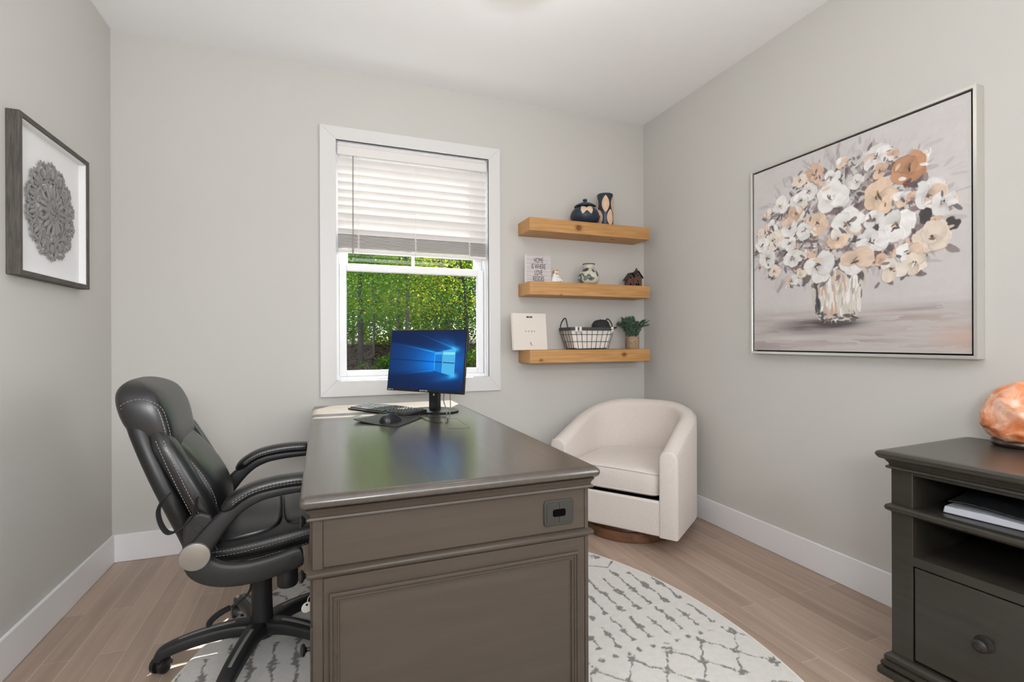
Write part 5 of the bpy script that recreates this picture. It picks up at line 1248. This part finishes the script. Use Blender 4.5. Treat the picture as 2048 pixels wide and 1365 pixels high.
for k in range(12):
    a0 = 2 * PI * (k + .5) / 12; s_ = 1 if k % 2 else -1
    c0r, c0a = .565, a0
    cy_, cz_ = mcy + mA * c0r * math.sin(c0a), mcz + mB_ * c0r * math.cos(c0a)
    sp_ = [(mx + .007, cy_ + (.019 - .0019 * q) * math.cos(s_ * q * .85 - a0), cz_ + (.019 - .0019 * q) * math.sin(s_ * q * .85 - a0)) for q in range(9)]
    b.tube(spline(sp_, 3), [.0048 - .0001 * i for i in range(25)], 7)
    pth = spline([mp_(.66, a0 - .13, .002), mp_(.70, a0, .004), mp_(.66, a0 + .13, .002)], 4); b.tube(pth, [.003 + .004 * math.sin(PI * i / (len(pth) - 1)) for i in range(len(pth))], 7)
for k in range(6):
    a0 = 2 * PI * k / 6 + .25
    for s_ in (-1, 1):
        pth = spline([mp_(.25, a0, .006), mp_(.34, a0 + s_ * .20, .010), mp_(.46, a0 + s_ * .22, .008), mp_(.56, a0 + s_ * .06, .003)], 5); b.tube(pth, [.0035 + .0058 * math.sin(PI * i / (len(pth) - 1)) for i in range(len(pth))], 8)
    pth = spline([mp_(.28, a0 + .5, .008), mp_(.40, a0 + .52, .010), mp_(.52, a0 + .5, .004)], 5); b.tube(pth, [.0035 + .0068 * math.sin(PI * i / (len(pth) - 1)) for i in range(len(pth))], 8)
b.tube([mp_(.635 + .012 * math.sin(k * 2.1), 2 * PI * k / 48, .001) for k in range(48)], .0048, 7, loop=True)
b.tube([mp_(.715 + .010 * math.cos(k * 1.7), 2 * PI * k / 56, .001) for k in range(56)], .0042, 7, loop=True)
rings = [[(mx + h, mcy + .048 * s_ * math.sin(a) * (1 + .06 * math.cos(4 * a)), mcz + .062 * s_ * math.cos(a) * (1 + .05 * math.cos(4 * a))) for a in np.linspace(0, 2 * PI, 41)[:-1]] for s_, h in ((1, 0), (1.0, .012), (.94, .018), (.84, .016), (.78, .010), (.70, .012), (.5, .018), (.25, .021), (.05, .022))]
b.loft(rings)
for k in range(5): b.tube(spline([mp_(.04, k * 1.26, .022), mp_(.12, k * 1.26 + .4, .023), mp_(.17, k * 1.26 + .9, .016)], 4), [.0035] * 9, 6)
b.v = [Vector((mx + (p.x - mx) * .62, p.y, p.z)) for p in b.v]
b.build('carved_medallion', 'carved', al, angle=60)

# ------------------------------------------------------------------ cabinet on the right
CL = (1.70, 1.05); RZc = math.radians(-3.0)       # rotated so the front runs slightly towards the wall
cab = thing('cabinet', 'dark olive-brown wooden file cabinet with open shelves and a drawer', 'cabinet', (1.70, 1.05, 0), 0.0)
TC = Matrix.Translation((CL[0], CL[1], 0)) @ Matrix.Rotation(math.radians(3.0), 4, 'Z')     # local: x to the wall, y towards the window (negative = to the camera)
CWd, CDp = .80, .500
def cb(x0, x1, y0, y1, z0, z1, b=None): b = b or MB(); return b.box(x0, x1, y0, y1, z0, z1, TC)
def cprof(prof, x0=0, x1=CDp, y0=-CWd, y1=0.0, rad=.004, b=None):
    b = b or MB(); return b.loft([[TC @ Vector((x, y, z)) for x, y in rrect(x0 - i, x1, y0 - i, y1 + i, rad, 3)] for i, z in prof])
cprof([(.018, .748), (.026, .751), (.031, .758), (.033, .764), (.031, .770), (.026, .7735), (.018, .775), (.0, .775)], rad=.006).build('cabinet_top', 'cabtop', cab, angle=50)
cprof([(.001, .718), (.010, .719), (.013, .7225), (.011, .727), (.005, .728), (.006, .735), (.011, .742), (.015, .7475), (.001, .748)]).build('top_moulding', 'cab', cab, angle=25)
ST = .060
cb(0, .022, -ST, 0, .13, .718).build('stile', 'cab', cab, bevel=.0015); cb(0, .022, -CWd, -CWd + ST, .13, .718).build('stile', 'cab', cab, bevel=.0015)
cb(.022, CDp, -.020, 0, .13, .718).build('side_panel', 'cab', cab, smooth=False); cb(.022, CDp, -CWd, -CWd + .020, .13, .718).build('side_panel', 'cab', cab, smooth=False)
cb(.022, .30, -ST - .0, -ST + .012, .43, .718).build('inner_panel', 'cab', cab, smooth=False)
cb(CDp - .012, CDp, -CWd + .02, -.02, .13, .718).build('back_panel', 'cab', cab, smooth=False)
cb(0, .022, -CWd + ST, -ST, .709, .718).build('top_rail', 'cab', cab, smooth=False)
cb(.006, CDp - .012, -CWd + .02, -.02, .590, .604).build('shelf', 'cab', cab, smooth=False)
cprof([(-.002, .578), (.0, .579), (.004, .582), (.012, .586), (.0145, .592), (.0145, .597), (.012, .602), (.004, .606), (-.002, .607)], x1=.03).build('waist_moulding', 'cab', cab, angle=60)
cb(0, CDp - .012, -CWd + ST, -ST, .430, .458).build('shelf', 'cab', cab, smooth=False)
dr = cb(.001, .022, -CWd + ST + .004, -ST - .004, .140, .425).build('drawer', 'cab', cab, bevel=.002)
kp = TC @ Vector((.001, -.232, .283))
kd = (TC.to_3x3() @ Vector((-1, 0, 0)))
MB().lathe([(.022, 0), (.023, .002), (.017, .004), (.008, .007), (.0075, .013), (.012, .018), (.017, .021), (.0175, .026), (.014, .030), (.008, .032), (.007, .034), (0, .0345)], n=32, T=Matrix.Translation(kp) @ Vector((0, 0, 1)).rotation_difference(kd).to_matrix().to_4x4()).build('knob', 'bronze', dr)
cprof([(.0, .055), (.026, .056), (.029, .060), (.029, .076), (.026, .080), (.014, .081), (.021, .086), (.023, .092), (.021, .099), (.013, .103), (.013, .105), (.016, .110), (.016, .117), (.012, .123), (.0, .130)]).build('base_moulding', 'cab', cab, angle=40)
for fx, fy in ((.03, -.035), (.03, -CWd + .035), (CDp - .05, -.035), (CDp - .05, -CWd + .035)):
    p = TC @ Vector((fx, fy, 0)); MB().lathe([(.022, 0), (.034, .008), (.040, .022), (.041, .034), (.036, .048), (.028, .0555)], tuple(p), 32).build('bun_foot', 'cab', cab)

# spiral-bound report lying in the cabinet's top opening
rp = thing('bound_report', 'thick spiral-bound report with dark cover inside the cabinet, upper opening', 'binder', tuple(TC @ Vector((.14, -.20, .604))))
TR_ = TC @ Matrix.Translation((.055, -.112, .6045)) @ Matrix.Rotation(math.radians(5), 4, 'Z')
b = MB(); b.loft([[(x, 0, .001), (x, -.004, .021), (x, -.10, .022), (x, -.180, .018), (x, -.185, .001)] for x in (0, .26)], T=TR_); b.build('pages', 'paper', rp, bevel=.002)
b = MB()
pts = [(-.012, .036), (-.05, .040), (-.10, .038), (-.15, .033), (-.185, .029), (-.23, .029)]
b.loft([[(.004, y_, z_), (.26, y_ + .0, z_ + .010), (.26, y_, z_ + .012), (.004, y_, z_ + .002)] for y_, z_ in pts], T=TR_); b.build('cover', 'binder', rp, angle=30)
b = MB()
for k in range(14):
    x_ = .004 + k * .016; b.tube([(x_ , -.196 + .0155 * math.cos(a), .0165 + .0155 * math.sin(a)) for a in np.linspace(0, 2 * PI, 19)[:-1]], .0012, 6, loop=True, T=TR_)
b.build('spiral', 'silver', rp)

# salt lamp on the cabinet
sl = thing('salt_lamp', 'orange and pale pink rock salt lamp on a dark wooden base on the cabinet', 'lamp', (2.150, .930, .775))
SLC = Vector((2.150, .930, .775))
MB().lathe([(.060, 0), (.068, .004), (.072, .012), (.070, .020), (.062, .024)], tuple(SLC), 40).build('base', 'saltbase', sl)
me_b = bmesh.new(); bmesh.ops.create_icosphere(me_b, subdivisions=5, radius=1.0)
rk = MB(); V = []; planes = []
rs = random.Random(12)
for k in range(13):
    d_ = Vector((rs.gauss(0, 1), rs.gauss(0, 1), rs.gauss(0, 1))).normalized(); planes.append((d_, rs.uniform(.86, .98)))
for v in me_b.verts:
    d_ = v.co.normalized(); r0 = 1.0
    for pn, pd in planes:
        q = d_.dot(pn)
        if q > .05: r0 = min(r0, pd / q)
    nz = noise.fractal(d_ * 2.2, 1, 2, 4); r0 *= 1 + .07 * nz + .018 * noise.noise(d_ * 11)
    zf = d_.z * r0; wid = 1 + .62 * zf * zf if zf < 0 else 1 - .25 * zf
    V.append((SLC.x + d_.x * r0 * .090 * wid + max(0, zf) * .0, SLC.y + d_.y * r0 * .104 * wid - .004, SLC.z + .112 + max(zf, -.90) * .102))
F = [tuple(v.index for v in f.verts) for f in me_b.faces]; rk.add(V, F); me_b.free()
rk.build('rock', 'salt', sl, angle=28)

# ------------------------------------------------------------------ ceiling light
cl = thing('ceiling_light', 'round brass-rimmed flush ceiling light, just its lower edge in view', 'ceiling light', (.73, 1.815, CH))
lc = (.732, 1.824, 0)
MB().lathe([(.10, CH - .02), (.10, CH)], lc, 40).build('canopy', 'brass', cl)
b = MB(); b.lathe([(.186, 2.628), (.190, 2.634), (.190, 2.690), (.186, 2.72), (.10, 2.722), (.10, 2.715), (.178, 2.712), (.182, 2.69), (.182, 2.634)], lc, 64, cap=False); b.build('rim', 'brass', cl)
MB().lathe([(.183, 2.66), (.180, 2.645), (.16, 2.630), (.11, 2.618), (.05, 2.612), (0.0, 2.610)], lc, 64).build('diffuser', 'opal', cl)
for a in (1.12, 3.2, 5.3):
    p = (lc[0] + .190 * math.cos(a), lc[1] + .190 * math.sin(a), 2.640); MB().lathe([(.004, -.022), (.010, -.016), (.010, .006), (.004, .012)], p, 16).build('finial', 'bronze', cl)

# ------------------------------------------------------------------ outside: sloping ground, brush and woods
def gz(x, y):
    d_ = math.hypot(x, y); return -.45 + .165 * min(max(0, d_ - 13), 7.5) + max(0, d_ - 20.5) * .03 + .16 * noise.noise(Vector((x * .25, y * .25, 0)))
b = MB(); nx, ny = 60, 70; V = []; F = []
for j in range(ny):
    for i in range(nx):
        x_ = -30 + 75 * i / (nx - 1); y_ = 3.6 + 52 * (j / (ny - 1)) ** 1.4; V.append((x_, y_, gz(x_, y_)))
for j in range(ny - 1):
    for i in range(nx - 1): a = j * nx + i; F.append((a, a + 1, a + nx + 1, a + nx))
b.add(V, F); o = b.build('forest_ground', 'soil'); o['kind'] = 'structure'
def pol(deg, d_): return d_ * math.sin(math.radians(deg)), d_ * math.cos(math.radians(deg))
TREEG = 'trees in the woods behind the window'
def foliage(cx, cy, z0, z1, rad_, n, size, seed, squash=1.0):
    r = np.random.default_rng(seed); cl_n = max(10, n // 45)
    cc = np.stack([r.normal(0, .5, cl_n) * rad_, r.normal(0, .5, cl_n) * rad_, r.uniform(z0, z1, cl_n)], -1); k = r.integers(0, cl_n, n)
    p = cc[k] + r.normal(0, 1, (n, 3)) * np.array([.55, .55, .38]) * (.35 * rad_) + np.array([cx, cy, 0])
    a = r.normal(0, 1, (n, 3)); a[:, 2] *= .5; a /= np.linalg.norm(a, axis=1, keepdims=True); q = r.normal(0, 1, (n, 3)); c_ = np.cross(a, q); c_ /= np.linalg.norm(c_, axis=1, keepdims=True)
    s_ = size * r.uniform(.6, 1.3, (n, 1)); V = np.stack([p - a * s_, p + c_ * s_ * .55, p + a * s_, p - c_ * s_ * .55], 1).reshape(-1, 3); return V
def quads(name, V, m, parent):
    me = bpy.data.meshes.new(name)
    if parent is not None: V = V - np.array(parent.matrix_basis.translation)
    me.vertices.add(len(V)); me.vertices.foreach_set('co', V.astype(np.float32).ravel()); nf = len(V) // 4
    me.loops.add(nf * 4); me.loops.foreach_set('vertex_index', np.arange(nf * 4, dtype=np.int32)); me.polygons.add(nf); me.polygons.foreach_set('loop_start', np.arange(0, nf * 4, 4, dtype=np.int32))
    me.update(calc_edges=True); me.materials.append(M[m]); o = bpy.data.objects.new(name, me); COL.objects.link(o); o.parent = parent; return o
def tree(deg, d_, tr, hgt_, crown0, crad, nl, lm, bm_, label, seed, lean=0.0, size=.05):
    x_, y_ = pol(deg, d_); z_ = gz(x_, y_) - .1; t = thing('tree', label, 'tree', (x_, y_, z_), 0, TREEG); r = random.Random(seed)
    pts = [(x_ + lean * k / 5 + r.uniform(-.06, .06) * k / 2, y_ + r.uniform(-.06, .06) * k / 2, z_ + hgt_ * k / 6) for k in range(7)]; sp_ = spline(pts, 3); n_ = len(sp_)
    b = MB(); b.tube(sp_, [tr * (1.25 if i == 0 else 1 - .75 * i / n_) for i in range(n_)], 9)
    for k in range(9):
        i = r.randint(n_ // 4, n_ - 3); p = sp_[i]; a = r.uniform(0, 2 * PI); L_ = r.uniform(.5, 1.0) * crad
        b.tube([p, p + Vector((math.cos(a) * L_ * .5, math.sin(a) * L_ * .5, L_ * .35)), p + Vector((math.cos(a) * L_, math.sin(a) * L_, L_ * .5))], [tr * .28, tr * .18, tr * .06], 6)
    b.build('trunk', bm_, t); quads('foliage', foliage(x_ + lean * .5, y_, z_ + crown0, z_ + hgt_, crad, nl, size, seed), lm, t)
tree(3.9, 18.0, .10, 8.5, 1.7, 1.5, 9360, 'leafB', 'barkdark', 'brown-barked tree with mid-green leaves at the left edge of the window view', 1)
tree(5.3, 18.5, .045, 8.5, 1.9, 1.3, 6480, 'leafA', 'bark', 'thin straight tree beside the brown-barked one at left of the window view', 11)
tree(7.9, 17.5, .055, 8.0, 1.5, 1.5, 8280, 'leafB', 'bark', 'slim pale-barked tree with mid-green leaves left of the monitor', 2, .1)
tree(9.0, 17.0, .07, 8.5, 1.8, 1.5, 9000, 'leafA', 'bark', 'second slim pale-barked tree just left of the monitor, thicker trunk', 3)
tree(12.4, 17.5, .03, 7.0, 1.9, 1.4, 7560, 'leafD', 'bark', 'thin white sapling with yellow-green leaves above the monitor', 4)
tree(16.0, 17.0, .06, 8.0, 1.7, 1.4, 8280, 'leafC', 'barkdark', 'dark leaning tree at the right edge of the window view', 5, -.4)
GL = {'leafA': 'bright green forest tree further back in the woods outside', 'leafB': 'mid-green forest tree further back in the woods outside', 'leafC': 'dark green forest tree further back in the woods outside', 'leafD': 'yellow-green forest tree further back in the woods outside'}
rt = random.Random(44); k = 0
for d_, n_ in ((22, 8), (27, 9), (34, 10)):
    for i in range(n_):
        deg = -12 + 48 * (i + rt.uniform(.1, .9)) / n_; lm = rt.choice(['leafA', 'leafB', 'leafB', 'leafC', 'leafD', 'leafA']); k += 1
        tree(deg, d_ + rt.uniform(-1.5, 1.5), rt.uniform(.06, .13) * d_ / 22, rt.uniform(.36, .46) * d_ , rt.uniform(.0, .7) * d_ / 25, rt.uniform(2.0, 2.8) * d_ / 25, 11000, lm, rt.choice(['bark', 'barkdark']), GL[lm], 100 + k, size=.055 * d_ / 20)
def bush(deg, d_, rad_, hgt_, n, lm, label, seed, size=.07):
    x_, y_ = pol(deg, d_); z_ = gz(x_, y_); t = thing('shrub', label, 'shrub', (x_, y_, z_), 0, 'undergrowth outside the window'); b = MB(); r = random.Random(seed)
    for q in range(7): a = r.uniform(0, 2 * PI); b.tube([(x_, y_, z_ - .05), (x_ + math.cos(a) * rad_ * .6, y_ + math.sin(a) * rad_ * .6, z_ + hgt_ * r.uniform(.5, .9))], [.02, .008], 5)
    b.build('stems', 'barkdark', t); quads('foliage', foliage(x_, y_, z_, z_ + hgt_, rad_, n, size, seed), lm, t)
SH = {'leafA': 'bright green undergrowth shrub at the foot of the woods', 'leafB': 'mid-green undergrowth shrub at the foot of the woods', 'leafC': 'dark green undergrowth shrub at the foot of the woods', 'leafD': 'yellow-green undergrowth shrub at the foot of the woods'}
for i in range(12):
    lm = ['leafB', 'leafC', 'leafA', 'leafD'][i % 4]; bush((-7 + i if i < 4 else 7.5 + 18 * (i - 4) / 7) + rt.uniform(-1, 1), rt.uniform(16.5, 20.5), rt.uniform(.6, .9), rt.uniform(.35, .8), 1200, lm, SH[lm], 300 + i)
b = MB(); r = random.Random(8)
for q in range(900):
    x_, y_ = pol(r.uniform(-8, 26), r.uniform(15, 20.5)); z_ = gz(x_, y_); a = r.uniform(0, 2 * PI); L_ = r.uniform(.15, .7)
    b.tube([(x_, y_, z_ + r.uniform(0, .25)), (x_ + math.cos(a) * L_, y_ + math.sin(a) * L_, z_ + r.uniform(0, .4))], r.uniform(.006, .02), 4)
o = b.build('brushwood', 'twig', None, smooth=False); tag(o, 'heap of dry fallen brushwood along the edge of the woods', 'brushwood'); o['kind'] = 'stuff'
rl = np.random.default_rng(5); nl = 9000; dg = rl.uniform(-10, 28, nl); dd = rl.uniform(11.5, 24, nl); lx, ly = dd * np.sin(np.radians(dg)), dd * np.cos(np.radians(dg))
p = np.stack([lx, ly, np.array([gz(a, c_) for a, c_ in zip(lx, ly)]) + rl.uniform(.01, .06, nl)], -1); a = rl.normal(0, 1, (nl, 3)); a /= np.linalg.norm(a, axis=1, keepdims=True); q = np.cross(a, rl.normal(0, 1, (nl, 3))); q /= np.linalg.norm(q, axis=1, keepdims=True)
V = np.stack([p - a * .07, p + q * .045, p + a * .07, p - q * .045], 1).reshape(-1, 3); o = quads('leaf_litter', V, 'leafdry', None); tag(o, 'brown leaf litter scattered over the forest floor', 'leaf litter'); o['kind'] = 'stuff'
